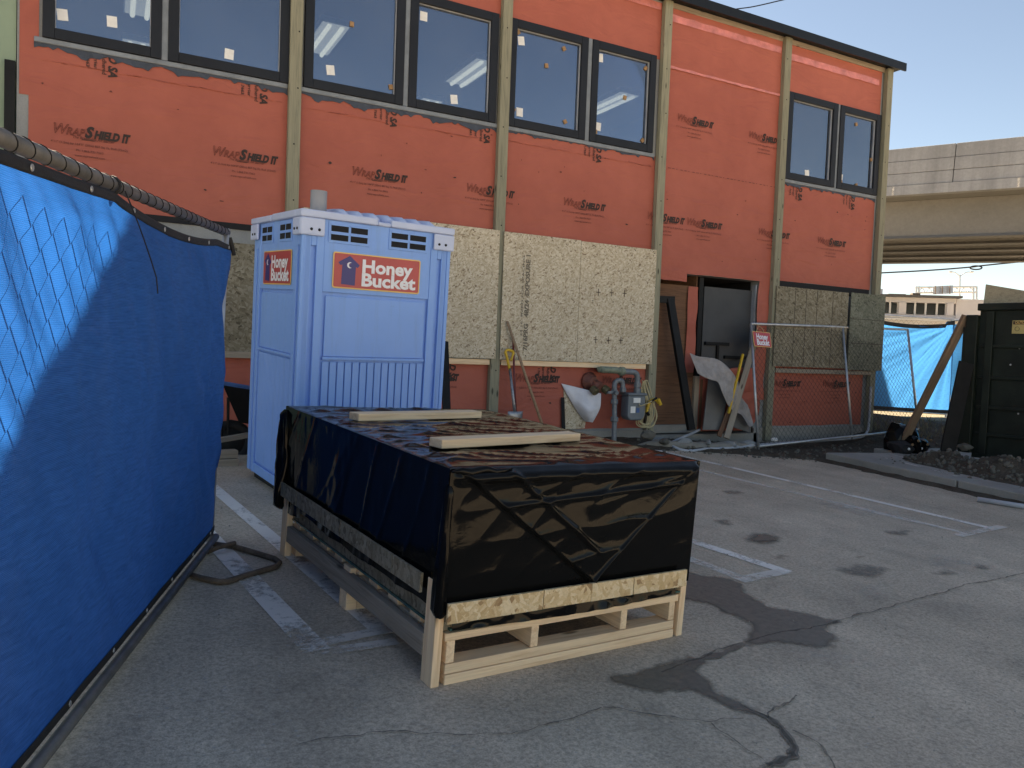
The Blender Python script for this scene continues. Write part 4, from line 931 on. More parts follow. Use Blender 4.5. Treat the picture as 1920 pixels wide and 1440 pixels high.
for k in range(36 * 14): t = k / 14.0; hx.append((0.03 + t * 0.1, 0.0245 * math.cos(2*math.pi*t), fh(0.03 + t * 0.1) + 0.0245 * math.sin(2*math.pi*t)))
obj('tie_wire', MB().tube(hx, 0.0017, 4, cap=False), WIRE, FEN)
SCR = thing('privacy_screen', 'large blue mesh privacy screen hung on the left fence panel', 'screen', FM)
TIE = 1.98
def top_z(s):
    if s < TIE: k = s / TIE; return fh(s) - 0.028 - 0.065 * math.sin(math.pi * min(1, k)) ** 0.8
    return fh(s) - 0.026 - 0.006 * min(1, (s - TIE) / 0.4)
def scr(s, z):
    tz = (z - 0.05) / 1.8
    fold = 0.040 * noise.noise(Vector((s * 1.5 - z * 0.9, z * 0.8 + s * 0.7, 0))) + 0.030 * noise.noise(Vector((s * 4 - z * 2.6, z * 2, 3))) + 0.012 * noise.noise(Vector((s * 11 - z * 8, z * 6, 5)))
    q = s * 0.8 + (1.3 - z) * 1.0
    fold += 0.02 * math.exp(-((z - 0.55 - 0.62 * (1.0 - s)) / 0.05) ** 2) * sm(1.9, 0.9, s) * sm(0.05, 0.3, s) + 0.016 * math.exp(-((z - 0.80 - 0.5 * (1.0 - s)) / 0.06) ** 2) * sm(1.7, 0.7, s) * sm(0.0, 0.3, s)
    e = min(1, tz * 7) * min(1, max(0, (top_z(s) - z)) * 9)
    return 0.012 + 0.016 * e + fold * e * 0.8
def scr_pt(u, v):
    s = u * FL; ez = v
    z = 0.06 + (top_z(s) - 0.06) * v
    s0 = s
    edge = sm(0.35, 0.0, s)
    s = s + edge * (-0.10 * sm(0.90, 1.0, v) + 0.045 * math.sin(math.pi * min(1, v / 0.93)) ** 2 * (0.6 + 0.5 * noise.noise(Vector((v * 4, 0, 1)))) - 0.02)
    if edge > 0: z -= 0.035 * edge * sm(0.93, 1.0, v)
    return (s, scr(s0, z), z)
obj('screen_cloth', MB().grid(220, 130, scr_pt), TARP, SCR, smooth=True, recalc=False)
def hem(v0, v1):
    def fn(u, v):
        p = scr_pt(u, v0 + (v1 - v0) * v); return (p[0], p[1] + 0.004, p[2])
    return obj('hem', MB().grid(150, 3, fn), RUBBER, SCR, smooth=True, solid=0.003)
hem(0.979, 1.0); hem(0.0, 0.02)
for k in range(7):
    s = 0.12 + k * 0.42
    for v in (0.989, 0.010):
        p = scr_pt(s / FL, v)
        obj('grommet', MB().tube([(p[0] + 0.006 * math.cos(t), p[1] + 0.008, p[2] + 0.008 * math.sin(t)) for t in [j * math.pi / 6 for j in range(12)]], 0.0025, 5, closed=True), GALV, SCR)
tz = [(TIE + 0.024 * math.cos(t) * 0.15, 0.03 * math.cos(t), fh(TIE) - 0.005 + 0.03 * math.sin(t)) for t in [j * math.pi / 6 for j in range(12)]]
zt = obj('zip_tie', MB().tube(tz, 0.005, 5, closed=True), RUBBER, SCR)
pa = Vector((TIE, 0.045, fh(TIE) - 0.02)); pts = [pa + Vector((-0.055 * k, 0.008 * k, -0.045 * k - 0.004 * k * k * 0.5)) for k in range(6)] + [pa + Vector((-0.285, 0.045, -0.335))]
obj('zip_tail', MB().tube(pts, 0.0026, 5), RUBBER, SCR)
obj('zip_tie', MB().tube([(-0.02, 0.02, FH - 0.03), (-0.035, 0.035, FH - 0.08), (-0.05, 0.045, FH - 0.13)], 0.012, 6), RUBBER, SCR)
ft = thing('tube_stand', 'rusty bent tube foot on the asphalt at the end of the blue fence', 'stand', GP(393, 1020))
o0 = GP(393, 1020)
def ground_tube(name, pts, r, mat, par, o_, closed=False):
    return obj(name, MB().tube([GP(u, v) - o_ + Vector((0, 0, r + h_)) for u, v, h_ in pts], r, 8, closed), mat, par, smooth=True)
ground_tube('base_tube', [(352,1082,0),(378,1090,0),(412,1097,0),(425,1096,0),(470,1082,0),(517,1068,0),(524,1060,0),(515,1053,0),(480,1042,0),(443,1031,0),(415,1027,0),(392,1024,0)], 0.016, RUST, ft, o0)
ground_tube('brace_tube', [(388,1040,0.0),(410,1040,0.03),(440,1032,0.03)], 0.014, RUST, ft, o0)
# ------------------------------------------------------------------ leaning fence panel at the right, with its small sign
TL, TR, BL, BR = P(1408, 607, 8.78), P(1702, 618, 8.98), P(1422, 838, 8.33), P(1722, 806, 8.55)
PN = thing('chain_link_fence', 'galvanised chain link fence panel leaning before the doorway at right', 'fence', BL)
def pn(u, v): return BL.lerp(BR, u).lerp(TL.lerp(TR, u), v) - BL
obj('rail', MB().tube([pn(0, 1), pn(1, 1)], 0.021, 10), GALV, PN, smooth=True); obj('rail', MB().tube([pn(0, 0.005), pn(1, 0.005)], 0.02, 10), GALV, PN, smooth=True)
for u in (0, 0.545, 1): obj('post', MB().tube([pn(u, -0.02), pn(u, 1)], 0.02, 10), GALV, PN, smooth=True)
cl = chain_link(3.95, 1.80, 0.047, 0.052, 0.0028); nrm_ = (pn(1, 0)).cross(pn(0, 1)).normalized()
cl.v = [tuple(pn(min(1, x / 3.95), min(1, z / 1.82)) + nrm_ * y) for x, y, z in cl.v]
obj('chain_link', cl, MESHW, PN)
c0, c1, c3 = P(1414, 649, 8.66), P(1447, 652, 8.68), P(1413, 621, 8.72)
sx = (c1 - c0); szv = (c3 - c0); yv = szv.cross(sx).normalized()
sg = thing('warning_sign', 'small red sign tied to the top corner of the leaning fence panel', 'sign', frame(c0, sx, sx.cross(-yv).normalized() * (1 if sx.cross(-yv).z > 0 else -1)))
brand_sign(sx.length, szv.length, sg, Matrix.Identity(4), house=False)
obj('tie_cord', MB().tube([(0.06, -0.01, szv.length - 0.02), (0.10, -0.03, szv.length + 0.05), (0.15, 0.0, szv.length + 0.10), (0.22, -0.02, szv.length + 0.04), (0.24, -0.01, szv.length - 0.02)], 0.004, 5), CABLE, sg)
# ------------------------------------------------------------------ conduit on the soil
def smooth_path(pts, n=8):
    pts = [Vector(p) for p in pts]; out = []
    for i in range(len(pts) - 1):
        a = pts[max(i-1, 0)]; b = pts[i]; c = pts[i+1]; d = pts[min(i+2, len(pts)-1)]
        for k in range(n):
            t = k / n; out.append(0.5 * ((2*b) + (c - a)*t + (2*a - 5*b + 4*c - d)*t*t + (3*b - a - 3*c + d)*t**3))
    out.append(pts[-1]); return out
cd = [P(1312, 806, 8.92), P(1285, 818, 8.72), P(1258, 832, 8.55), P(1272, 842, 8.36), P(1305, 846, 8.30), P(1380, 840, 8.36), P(1424, 834, 8.42), P(1540, 826, 8.62), P(1608, 821, 8.72), P(1624, 812, 8.8), P(1629, 795, 8.83), P(1633, 725, 8.86)]
cpth = smooth_path(cd)
cpth = [Vector((p.x, p.y, p.z + 0.5 * (max(p.z, zd(p.x, p.y) + 0.016) - p.z))) for p in cpth]
cdt = tag(obj('conduit', MB().tube(cpth, 0.021, 10), PVCL, smooth=True), 'bent grey conduit pipe running along the soil to the corner post', 'pipe')
for i in (30, 40, 52): obj('coupling', MB().tube([cpth[i], cpth[i].lerp(cpth[i+1], 0.6)], 0.027, 10), PVCL, cdt)
tag(obj('pvc_pipe', MB().tube([GP(1832, 941) + Vector((0,0,0.03)), GP(1990, 966) + Vector((0,0,0.03))], 0.028, 12), PVCL, smooth=True), 'pale plastic pipe lying on asphalt beside the sidewalk edge', 'pipe')
# ------------------------------------------------------------------ things at the doorway
bf = thing('door_frame', 'black steel door frame leaning in the doorway', 'door frame', Vector((7.3, 8.9, 0.2)))
o_ = Vector((7.3, 8.9, 0.2))
board('jamb', P(1256, 560, 9.0) - o_, P(1296, 806, 8.72) - o_, 0.12, 0.06, BLACKM, bf, (0, -1, 0)); board('header', P(1222, 561, 9.02) - o_, P(1264, 562, 9.0) - o_, 0.10, 0.05, BLACKM, bf, (0, -1, 0))
tag(board('timber', P(1362, 822, 8.62), P(1415, 640, 8.86), 0.089, 0.045, PINE_OLD, None, (-0.6, -1, 0)), 'weathered timber leaning in the doorway behind the leaning fence panel', 'timber')
tag(board('timber', P(1348, 818, 8.70), P(1398, 690, 8.88), 0.07, 0.03, PLY, None, (-0.6, -1, 0)), 'thin dark board leaning beside the weathered doorway timber', 'timber')
tag(board('yellow_pole', P(1366, 775, 8.66), P(1393, 664, 8.78), 0.03, 0.03, YEL, None, (0, -1, 0)), 'yellow measuring pole leaning against the doorway timber', 'pole')
for i, (a, b, c, d, lab) in enumerate((((1318, 806), (1352, 806), (1372, 700), (1330, 700), 'grey cement board leaning in the doorway under the hanging wrap'), ((1372, 800), (1408, 812), (1405, 745), (1380, 720), 'small grey board leaning by the doorway post'))):
    yb, yt = 8.78 - 0.02 * i, 9.08
    pts = [P(*a, yb), P(*b, yb), P(*c, yt), P(*d, yt)]
    tag(obj('cement_board', MB().prism([p - pts[0] for p in pts], (0, 0, 0), (0, 0.014, 0)), DRYW, None, Matrix.Translation(pts[0])), lab, 'board')
def patch(rows, amp, n=8):
    R_ = [smooth_path(r, n) for r in rows]; cols_ = [smooth_path([r[j] for r in R_], n) for j in range(len(R_[0]))]
    nu_, nv_ = len(cols_) - 1, len(cols_[0]) - 1
    def fn(u, v):
        p = cols_[round(u * nu_)][round(v * nv_)]; e = min(1, 6 * min(u, 1 - u, v, 1 - v))
        return p + Vector((0, -1, 0)) * amp * e * (noise.noise(p * 6) + 0.6 * noise.noise(p * 15))
    return MB().grid(nu_, nv_, fn)
# torn wrap flap hanging in the doorway
fl_o = P(1300, 690, 8.85)
fl = thing('torn_wrap', 'torn sheet of wrap curling pale side out in the doorway', 'torn sheet', fl_o)
fp = [[(1293,662),(1300,680),(1308,700)], [(1308,668),(1312,688),(1318,706)], [(1325,670),(1330,690),(1332,712)], [(1345,674),(1350,694),(1346,717)], [(1362,686),(1364,710),(1354,736)], [(1378,705),(1380,732),(1364,758)], [(1386,722),(1388,752),(1376,772)], [(1388,740),(1400,782),(1390,778)], [(1402,760),(1412,795),(1404,800)]]
vs_ = [P(u, v, 8.80 - 0.06 * j - 0.03 * math.sin(i * 1.7)) - fl_o for i, r_ in enumerate(fp) for j, (u, v) in enumerate(r_)]
f1 = obj('pale_face', patch([vs_[3*i:3*i+3] for i in range(len(fp))], 0.03), CLOTHD, fl, smooth=True, solid=0.004)
fp = [[(1350,700),(1375,690),(1420,690)], [(1366,726),(1390,712),(1420,712)], [(1384,764),(1402,740),(1424,735)], [(1396,782),(1410,775),(1424,765)], [(1406,800),(1412,795),(1420,785)]]
vs_ = [P(u, v, 8.94 - 0.05 * math.sin(i + j)) - fl_o for i, r_ in enumerate(fp) for j, (u, v) in enumerate(r_)]
f2 = obj('orange_face', patch([vs_[3*i:3*i+3] for i in range(len(fp))], 0.03), WRAP, fl, smooth=True, solid=0.004)
# ------------------------------------------------------------------ gas meter
mo = P(1170, 735, 8.72)
GM = thing('gas_meter', 'grey gas meter with painted pipes on the orange wall', 'gas meter', Vector((mo.x, mo.y, mo.z)))
def mp(u, v, y=8.72): return P(u, v, y) - mo
def pipe(name, pts, r, mat=PIPEG): return obj(name, MB().tube(smooth_path(pts, 6), r, 10), mat, GM, smooth=True)
x0, x1 = mp(1171, 740).x, mp(1203, 740).x; z1, z0 = mp(1186, 741).z, mp(1186, 787).z
obj('meter_body', MB().prism([(x0, 0, z1), (x0, 0, z0 + 0.05), (x0 + 0.04, 0, z0), (x1 - 0.05, 0, z0), (x1, 0, z0 + 0.06), (x1, 0, z1)], (0, -0.10, 0), (0, 0.08, 0)), METERG, GM, bevel=0.02)
obj('meter_head', MB().box(x0 - 0.015, x1 + 0.015, -0.115, 0.09, z1 - 0.0, z1 + 0.035), METERG, GM, bevel=0.012)
obj('dial_window', MB().box(x0 + 0.08, x0 + 0.20, -0.108, -0.1005, z1 - 0.10, z1 - 0.03), PAPER, GM, bevel=0.004)
obj('label_plate', MB().box(x0 + 0.04, x0 + 0.12, -0.104, -0.1005, z1 - 0.24, z1 - 0.15), PAPER, GM)
obj('label_plate', MB().box(x0 + 0.14, x0 + 0.19, -0.104, -0.1005, z1 - 0.235, z1 - 0.17), BLUES, GM)
pipe('riser', [mp(1151, 830), mp(1152, 790), mp(1152, 745), mp(1152, 722)], 0.036)
pipe('gooseneck', [mp(1152, 725), mp(1153, 718), mp(1157, 714), mp(1163, 713), mp(1167, 717), mp(1168, 733)], 0.034)
pipe('outlet', [mp(1194, 735), mp(1195, 712), mp(1194, 703), mp(1189, 698), mp(1180, 697), mp(1165, 696)], 0.040)
pipe('outlet_pipe', [mp(1166, 696), mp(1150, 694), mp(1126, 693)], 0.046, PIPEGR)
pipe('outlet_elbow', [mp(1128, 693, 8.72), mp(1125, 693, 8.8), mp(1125, 693, 9.0)], 0.045, PIPEGR)
for u, v, r in ((1152, 786, 0.055), (1152, 753, 0.05), (1152, 735, 0.046), (1168, 731, 0.045), (1195, 733, 0.052), (1195, 722, 0.05)):
    p = mp(u, v); obj('fitting', MB().lathe([(r*0.8, -0.035), (r, -0.025), (r, 0.025), (r*0.8, 0.035)], p, (0, 0, 1), 8), PIPEG, GM)
p = mp(1166, 696); obj('fitting', MB().lathe([(0.045, -0.04), (0.062, -0.03), (0.062, 0.03), (0.045, 0.04)], p, (1, 0, 0), 10), PIPEGR, GM)
p = mp(1145, 736); obj('valve', MB().box(p.x - 0.05, p.x + 0.05, -0.02, 0.02, p.z - 0.015, p.z + 0.02).lathe([(0.03, -0.05), (0.03, 0.05)], p + Vector((0.05, -0.03, 0)), (0, 1, 0), 10), PIPEG, GM)
# cable coil on the post beside it
cbl = []
for k in range(7):
    top = P(1205 + 2.2 * (k % 4), 713 + 2 * (k % 3), 8.80); bot = P(1212 + rnd.uniform(-14, 10), 800 + rnd.uniform(-6, 10), 8.72); wl = rnd.uniform(0.05, 0.13); wr_ = rnd.uniform(0.05, 0.15)
    cbl += [top, top + Vector((wr_ * 0.5, -0.02, -0.15)), bot + Vector((wr_, 0, 0.2)), bot + Vector((wr_ * 0.7, 0, 0.05)), bot, bot + Vector((-wl, 0.01, 0.06)), bot + Vector((-wl * 0.7, 0, 0.25)), top + Vector((-0.03, 0, -0.2))]
cbl += [P(1199, 760, 8.6), P(1212, 757, 8.62), P(1222, 752, 8.66)]
tag(obj('cable_coil', MB().tube(smooth_path(cbl, 7), 0.0085, 6), CABLE, smooth=True), 'coil of tan cable hanging beside the gas meter', 'cable')
yo = P(1224, 752, 8.70)
tl = thing('yellow_tool', 'small yellow and black hand tool hanging right of the cable coil', 'tool', yo)
obj('tool_body', MB().tube(smooth_path([(-0.10, 0, -0.16), (-0.07, 0, -0.04), (-0.02, 0, 0.01), (0.06, 0, 0.02), (0.11, 0, -0.02)], 5), [0.02]*3 + [0.024]*13 + [0.03]*5, 8), YEL, tl, smooth=True)
obj('tool_grip', MB().tube([(0.07, -0.03, 0.03), (0.12, -0.03, -0.05)], 0.026, 8), YEL, tl); obj('tool_head', MB().tube([(-0.06, -0.02, -0.01), (0.05, -0.02, 0.045)], 0.017, 8), BLACKM, tl)
obj('tool_tip', MB().tube([(-0.10, 0, -0.15), (-0.06, 0, -0.20)], 0.022, 8), BLACKM, tl)
# fire hose connection and the torn triangle below it
fo = P(1104, 715, 8.98)
fd = thing('hose_connection', 'dark red wall flange with a bronze hose inlet', 'hose inlet', fo)
obj('flange', MB().lathe([(0.13, 0), (0.13, 0.03), (0.10, 0.07), (0.07, 0.12)], (0, 0, 0), (0.1, -1, 0), 20), BRICKR, fd)
obj('body', MB().lathe([(0.075, 0.1), (0.085, 0.16), (0.075, 0.22)], (0, 0, 0), (0.35, -1, -0.45), 16), BRICKR, fd)
for s_ in (-0.07, 0.08): obj('inlet', MB().lathe([(0.05, 0.10), (0.058, 0.12), (0.058, 0.19), (0.045, 0.20)], (s_, -0.08, -0.03), (0.5 + s_ * 3, -1, -0.7), 12), BRONZE, fd)
to = P(1052, 720, 8.9)
tr = thing('folded_wrap_flap', 'white folded triangle of wrap peeled down below the hose inlet', 'torn sheet', to)
A_ = [P(1052, 719, 8.97), P(1089, 728, 8.9), P(1127, 738, 8.80), P(1066, 745, 8.95), P(1098, 757, 8.82), P(1126, 760, 8.78), P(1083, 772, 8.95), P(1102, 773, 8.80), P(1122, 772, 8.80), P(1097, 790, 8.94), P(1104, 791, 8.86), P(1111, 792, 8.84)]
q_ = obj('white_face', patch([[p - to for p in A_[3*i:3*i+3]] for i in range(4)], 0.02), CLOTHW, tr, smooth=True, solid=0.004)
q_ = [P(1056, 722, 8.975), P(1098, 790, 8.975), P(1096, 803, 8.975), P(1060, 805, 8.975)]
obj('bare_plywood', MB().prism([p - Vector((0, 9, 0)) for p in q_], (0, -0.004, 0), (0, 0, 0)), OSB_L, B)
q_ = [P(1052, 745, 8.96), P(1058, 745, 8.96), P(1060, 806, 8.96), P(1053, 806, 8.96)]
obj('black_gap', MB().prism([p - Vector((0, 9, 0)) for p in q_], (0, -0.004, 0), (0, 0, 0)), DARK, B)  # thin near-black sheet painted as a shaded gap beside the plywood
# ------------------------------------------------------------------ shovel and rods against the wall
so_ = P(957, 790, 8.60)
sh = thing('shovel', 'worn shovel with yellow D handle leaning on the orange wall', 'shovel', so_)
a, b = P(966, 780, 8.62) - so_, P(956, 690, 8.80) - so_
obj('shaft', MB().tube([a, a.lerp(b, 0.5), b], [0.022, 0.02, 0.018], 10), SHOV, sh, smooth=True)
hp = smooth_path([b + Vector((0, 0, -0.02)), P(950, 668, 8.80) - so_, P(948, 660, 8.80) - so_, P(953, 656, 8.80) - so_, P(962, 660, 8.80) - so_, P(961, 670, 8.80) - so_, P(957, 676, 8.80) - so_], 5)
obj('handle', MB().tube(hp, 0.019, 8), YEL, sh, smooth=True)
def blade(u, v): 
    p = a + Vector(((u - 0.5) * 0.22 * (1 - 0.25 * v), -0.03 * math.sin(math.pi * u), 0.06 - v * 0.34)); return p
obj('blade', MB().grid(8, 8, blade), SHOV, sh, smooth=True, solid=0.004)
tag(obj('wooden_pole', MB().tube([P(1018, 800, 8.50), P(988, 712, 8.72), P(951, 602, 8.84)], [0.02, 0.019, 0.017], 8), LEANW, smooth=True), 'long wooden tool handle leaning on the OSB panel', 'pole')
tag(obj('iron_rod', MB().tube([P(968, 790, 8.62), P(964, 700, 8.75), P(962, 632, 8.84)], 0.014, 8), REDP, smooth=True), 'thin dark red rod leaning beside the shovel', 'rod')
tag(board('dark_strip', P(838, 790, 8.3), P(833, 640, 8.75), 0.10, 0.03, BLACKM, None, (0, -1, 0)), 'narrow black upright strip behind the toilet against the wall', 'plank')  # narrow black upright at the toilet's right edge
# ------------------------------------------------------------------ wheelbarrow and lumber between fence and toilet
wo_ = P(432, 870, 7.9)
wb = thing('wheelbarrow', 'blue rimmed wheelbarrow standing between the blue fence and the toilet', 'wheelbarrow', wo_)
def wp(u, v, y=7.9): return P(u, v, y) - wo_
rimp = [wp(416, 718, 7.6), wp(475, 728, 7.6), wp(500, 732, 8.2), wp(425, 722, 8.3)]
obj('tray_rim', MB().tube(rimp, 0.02, 8, closed=True), BLUES, wb)
bot_ = [wp(448, 792, 7.75), wp(480, 797, 7.75), wp(490, 795, 8.1), wp(452, 792, 8.1)]
obj('tray', MB().add(rimp + bot_, [(0,1,5,4),(1,2,6,5),(2,3,7,6),(3,0,4,7),(4,5,6,7)]), BLACKM, wb, solid=0.006)
for u in (416, 428): obj('leg', MB().tube([wp(u, 745), wp(u - 1, 822)], 0.014, 6), BLACKM, wb)
obj('wheel', MB().tube([wp(432, 828, 8.0) + Vector((0.17 * math.cos(t), 0, 0.17 * math.sin(t))) for t in [k * math.pi / 8 for k in range(16)]], 0.05, 10, closed=True).lathe([(0.14, -0.03), (0.14, 0.03)], wp(432, 828, 8.0), (0, 1, 0), 16), RUBBER, wb, smooth=True)
board('handle', wp(395, 828, 7.5), wp(470, 815, 7.8), 0.06, 0.045, PINE_OLD, wb)
l_ = P(430, 875, 7.3)
for i, (dv, lab) in enumerate(((0, 'grey timber lying lowest behind the fence post beside the toilet'), (-14, 'grey timber lying on another behind the fence post beside the toilet'))):
    z_ = zg(1.0, 7.3) + 0.03 + 0.075 * i
    tag(board('timber', (0.35, 7.35 + 0.03 * i, z_), (1.08, 7.42 + 0.03 * i, z_), 0.12, 0.07, PINE_OLD, None), lab, 'timber', 'timbers beside the toilet')
# ------------------------------------------------------------------ dumpster with its load, leaning boards, bag, soil heap
DX = Vector((0.125, -0.992, 0.0)); d0 = PD(1822, 840, 11.0); d0.z = slab_z(d0.x, d0.y) + 0.0
DU = thing('dumpster', 'dark green steel roll off dumpster on the sidewalk', 'dumpster', frame(d0, DX, (0, 0, 1)))   # local x toward the right of the picture, y away
DH = 2.24
obj('side_wall', MB().box(0, 5.6, 0.0, 0.04, 0.16, DH), DUMPG, DU); obj('end_wall', MB().box(0, 0.04, 0.04, 2.2, 0.16, DH), DUMPG, DU); obj('far_wall', MB().box(0, 5.6, 2.2, 2.24, 0.16, DH), DUMPG, DU); obj('end_wall', MB().box(5.56, 5.6, 0.04, 2.2, 0.16, DH), DUMPG, DU)
obj('floor', MB().box(0, 5.6, 0.0, 2.24, 0.10, 0.159), DUMPG, DU)
obj('top_rail', MB().box(-0.02, 5.62, -0.06, 0.05, DH - 0.06, DH + 0.04), DUMPG, DU, bevel=0.01)
for z in (0.42, 0.80, 1.22, 1.66): obj('rib', MB().box(0.03, 5.6, -0.035, -0.001, z, z + 0.045), DUMPG, DU, bevel=0.008)
for x in (0.10, 1.9, 3.7): obj('upright', MB().box(x, x + 0.10, -0.052, -0.036, 0.16, DH - 0.07), DUMPG, DU, bevel=0.008)
obj('hinge_post', MB().box(-0.16, -0.001, -0.07, 0.06, 0.16, DH - 0.12).box(-0.20, -0.161, -0.05, 0.05, 1.3, 1.95), DUMPG, DU, bevel=0.01)
obj('hinge_post', MB().box(-0.26, -0.17, -0.04, 0.06, 0.25, 1.25), DUMPG, DU, bevel=0.01)
obj('skid_rail', MB().box(0.1, 5.5, 0.25, 0.35, 0.0, 0.099).box(0.1, 5.5, 1.9, 2.0, 0.0, 0.099), BLACKM, DU)
cs = obj('caution_sticker', MB().box(0.42, 0.82, -0.006, -0.001, 1.86, 2.04), plain('sticker_yellow', (0.50, 0.40, 0.16), 0.5, 0, 0.1, 20, 0), DU)
for x in (0.43, 0.63):
    obj('sticker_header', MB().box(x, x + 0.18, -0.0075, -0.0062, 1.985, 2.03), INK, cs)
    me = text_mesh('CAUTION', 0.05, 0.001, width=0.14); me.materials.append(SYEL); obj('lettering', me, SYEL, cs, Matrix.Translation((x + 0.095, -0.0085, 2.008)) @ FACE)
    obj('pictogram', MB().tube([(x + 0.055 + 0.028 * math.cos(t), -0.0075, 1.925 + 0.028 * math.sin(t)) for t in [k * math.pi / 6 for k in range(12)]], 0.0025, 4, closed=True), INK, cs)
obj('white_tag', MB().box(-0.20, -0.14, -0.077, -0.0715, 1.02, 1.11), PAPER, DU)
for k in range(9): x, z = 0.3 + rnd.random() * 1.0, 0.5 + rnd.random() * 1.2; obj('paint_chip', MB().lathe([(0.008 + 0.008 * rnd.random(), 0), (0.006, 0.002)], (x, -0.0015, z), (0, -1, 0), 6), GALV, DU)
pl = [PD(u, v, 11.3) for u, v in ((1836, 640), (1849, 533), (2010, 560), (2010, 660))]
tag(obj('plywood_sheet', MB().prism([p - pl[0] for p in pl], (0, 0, 0), (0.012, 0.012, 0)), wood('split_wood', (0.42, 0.33, 0.22), (0.22, 0.16, 0.10), 1.0, 0.85, False), None, Matrix.Translation(pl[0])), 'rough wood sheet sticking out of the dumpster', 'wood sheet')
tag(board('timber', PD(1690, 836, 11.9), PD(1812, 592, 11.05), 0.10, 0.075, LEANW, None, (-0.5, -1, 0.2)), 'long brown timber leaning from the sidewalk onto the dumpster', 'timber')
tag(board('dark_strip', PD(1776, 850, 10.75), PD(1812, 680, 10.85), 0.22, 0.03, BLACKM, None, (-0.4, -1, 0)), 'dark plank leaning against the dumpster corner', 'plank')
bo = PD(1700, 848, 11.9); bo.z = slab_z(bo.x, bo.y)
bag = thing('trash_bags', 'heap of black rags and bags at the foot of the leaning timber', 'bags', bo)
for k, (dx, dy, r, sc) in enumerate(((-0.22, -0.02, 0.16, (1.5, 1.0, 0.75)), (0.10, 0.05, 0.19, (0.9, 1.0, 1.35)), (0.0, -0.1, 0.15, (1, 1, 1.1)), (0.24, 0.0, 0.17, (0.9, 1, 0.9)), (-0.02, 0.15, 0.2, (1, 1, 1.3)))):
    s_ = rubble(r, k * 1.7 + 1, FILM if k != 0 else RUBBER, bag, (dx, dy, r * sc[2] * 0.62), sc, 'bundle')
for k in range(6): rubble(0.02, k + 4, CORK if k % 3 else PAPER, bag, (-0.3 + 0.11 * k, -0.24 + 0.02 * (k % 2), 0.08 + 0.06 * (k % 3)), (1, 1, 1), 'scrap')
def mound(x, y):
    h = 0.24 * math.exp(-((x - 10.15) / 0.36) ** 2 - ((y - 5.75) / 0.5) ** 2) + 0.33 * math.exp(-((x - 10.3) / 0.45) ** 2 - ((y - 4.7) / 0.75) ** 2) + 0.20 * math.exp(-((x - 10.2) / 0.3) ** 2 - ((y - 6.6) / 0.35) ** 2)
    return slab_z(x, y) - 0.03 + h * (1 + 0.35 * noise.noise(Vector((x * 4, y * 4, 0)))) + 0.03 * noise.noise(Vector((x * 11, y * 11, 2))) * min(1, h * 8)
tag(obj('soil_heap', MB().grid(70, 110, lambda u, v: (9.2 + u * 1.75, 3.2 + v * 4.2, mound(9.2 + u * 1.75, 3.2 + v * 4.2))), DIRT, smooth=True), 'heap of dark soil and gravel on the sidewalk before the dumpster', 'soil heap')
gm = MB(); ico = bmesh.new(); bmesh.ops.create_icosphere(ico, subdivisions=1, radius=1.0); iv = [v.co.copy() for v in ico.verts]; fi = [tuple(v.index for v in f.verts) for f in ico.faces]; ico.free()
for k in range(1500):
    x, y = 9.25 + rnd.random() ** 0.8 * 1.4, 3.4 + rnd.random() * 3.7; z = mound(x, y)
    if z < slab_z(x, y) + 0.005 and rnd.random() > 0.06: continue
    r = 0.012 + 0.035 * rnd.random() ** 3; rot = Matrix.Rotation(rnd.random() * 6, 3, (rnd.random(), rnd.random(), 0.5)); q = Vector((1, 0.6 + 0.5 * rnd.random(), 0.5 + 0.4 * rnd.random())) * r
    gm.add([Vector((x, y, max(z, slab_z(x, y)) + r * 0.2)) + rot @ Vector((v.x * q.x, v.y * q.y, v.z * q.z)) * (1 + 0.3 * noise.noise(v * 2 + Vector((k, 0, 0)))) for v in iv], fi)
tag(obj('gravel', gm, ROCK, kind='stuff'), 'loose gravel and clods over the soil heap')
gm = MB()
for k in range(900):
    x = 6.2 + rnd.random() * 6.6; y = dirt_edge(x) - 0.12 + rnd.random() ** 1.3 * 1.3
    if y > 8.93 and x < 11.9: continue
    r = 0.008 + 0.03 * rnd.random() ** 4; rot = Matrix.Rotation(rnd.random() * 6, 3, (rnd.random(), rnd.random(), 0.5)); q = Vector((1, 0.6 + 0.5 * rnd.random(), 0.5 + 0.4 * rnd.random())) * r
    gm.add([Vector((x, y, max(zd(x, y), zg(x, y)) + r * 0.2)) + rot @ Vector((v.x * q.x, v.y * q.y, v.z * q.z)) for v in iv], fi)
tag(obj('pebbles', gm, ROCK, kind='stuff'), 'pebbles and crumbs of concrete scattered on the soil strip')
for k, (u, v, r, lab) in enumerate(((1215, 815, 0.09, 'concrete lump beside the gas pipe'), (1245, 828, 0.07, 'concrete lump at the bend of the conduit'), (1452, 824, 0.045, 'white plastic scrap on the soil by the fence panel'), (1810, 838, 0.075, 'broken concrete block under the dumpster edge'))):
    p = P(u, v, 8.45) if k < 3 else PD(u, v, 10.9)
    tag(rubble(r, k + 3, ROCK if k != 2 else PAPER, None, (p.x, p.y, p.z), (1.3, 1, 0.7)), lab, 'rubble')
gm = MB()
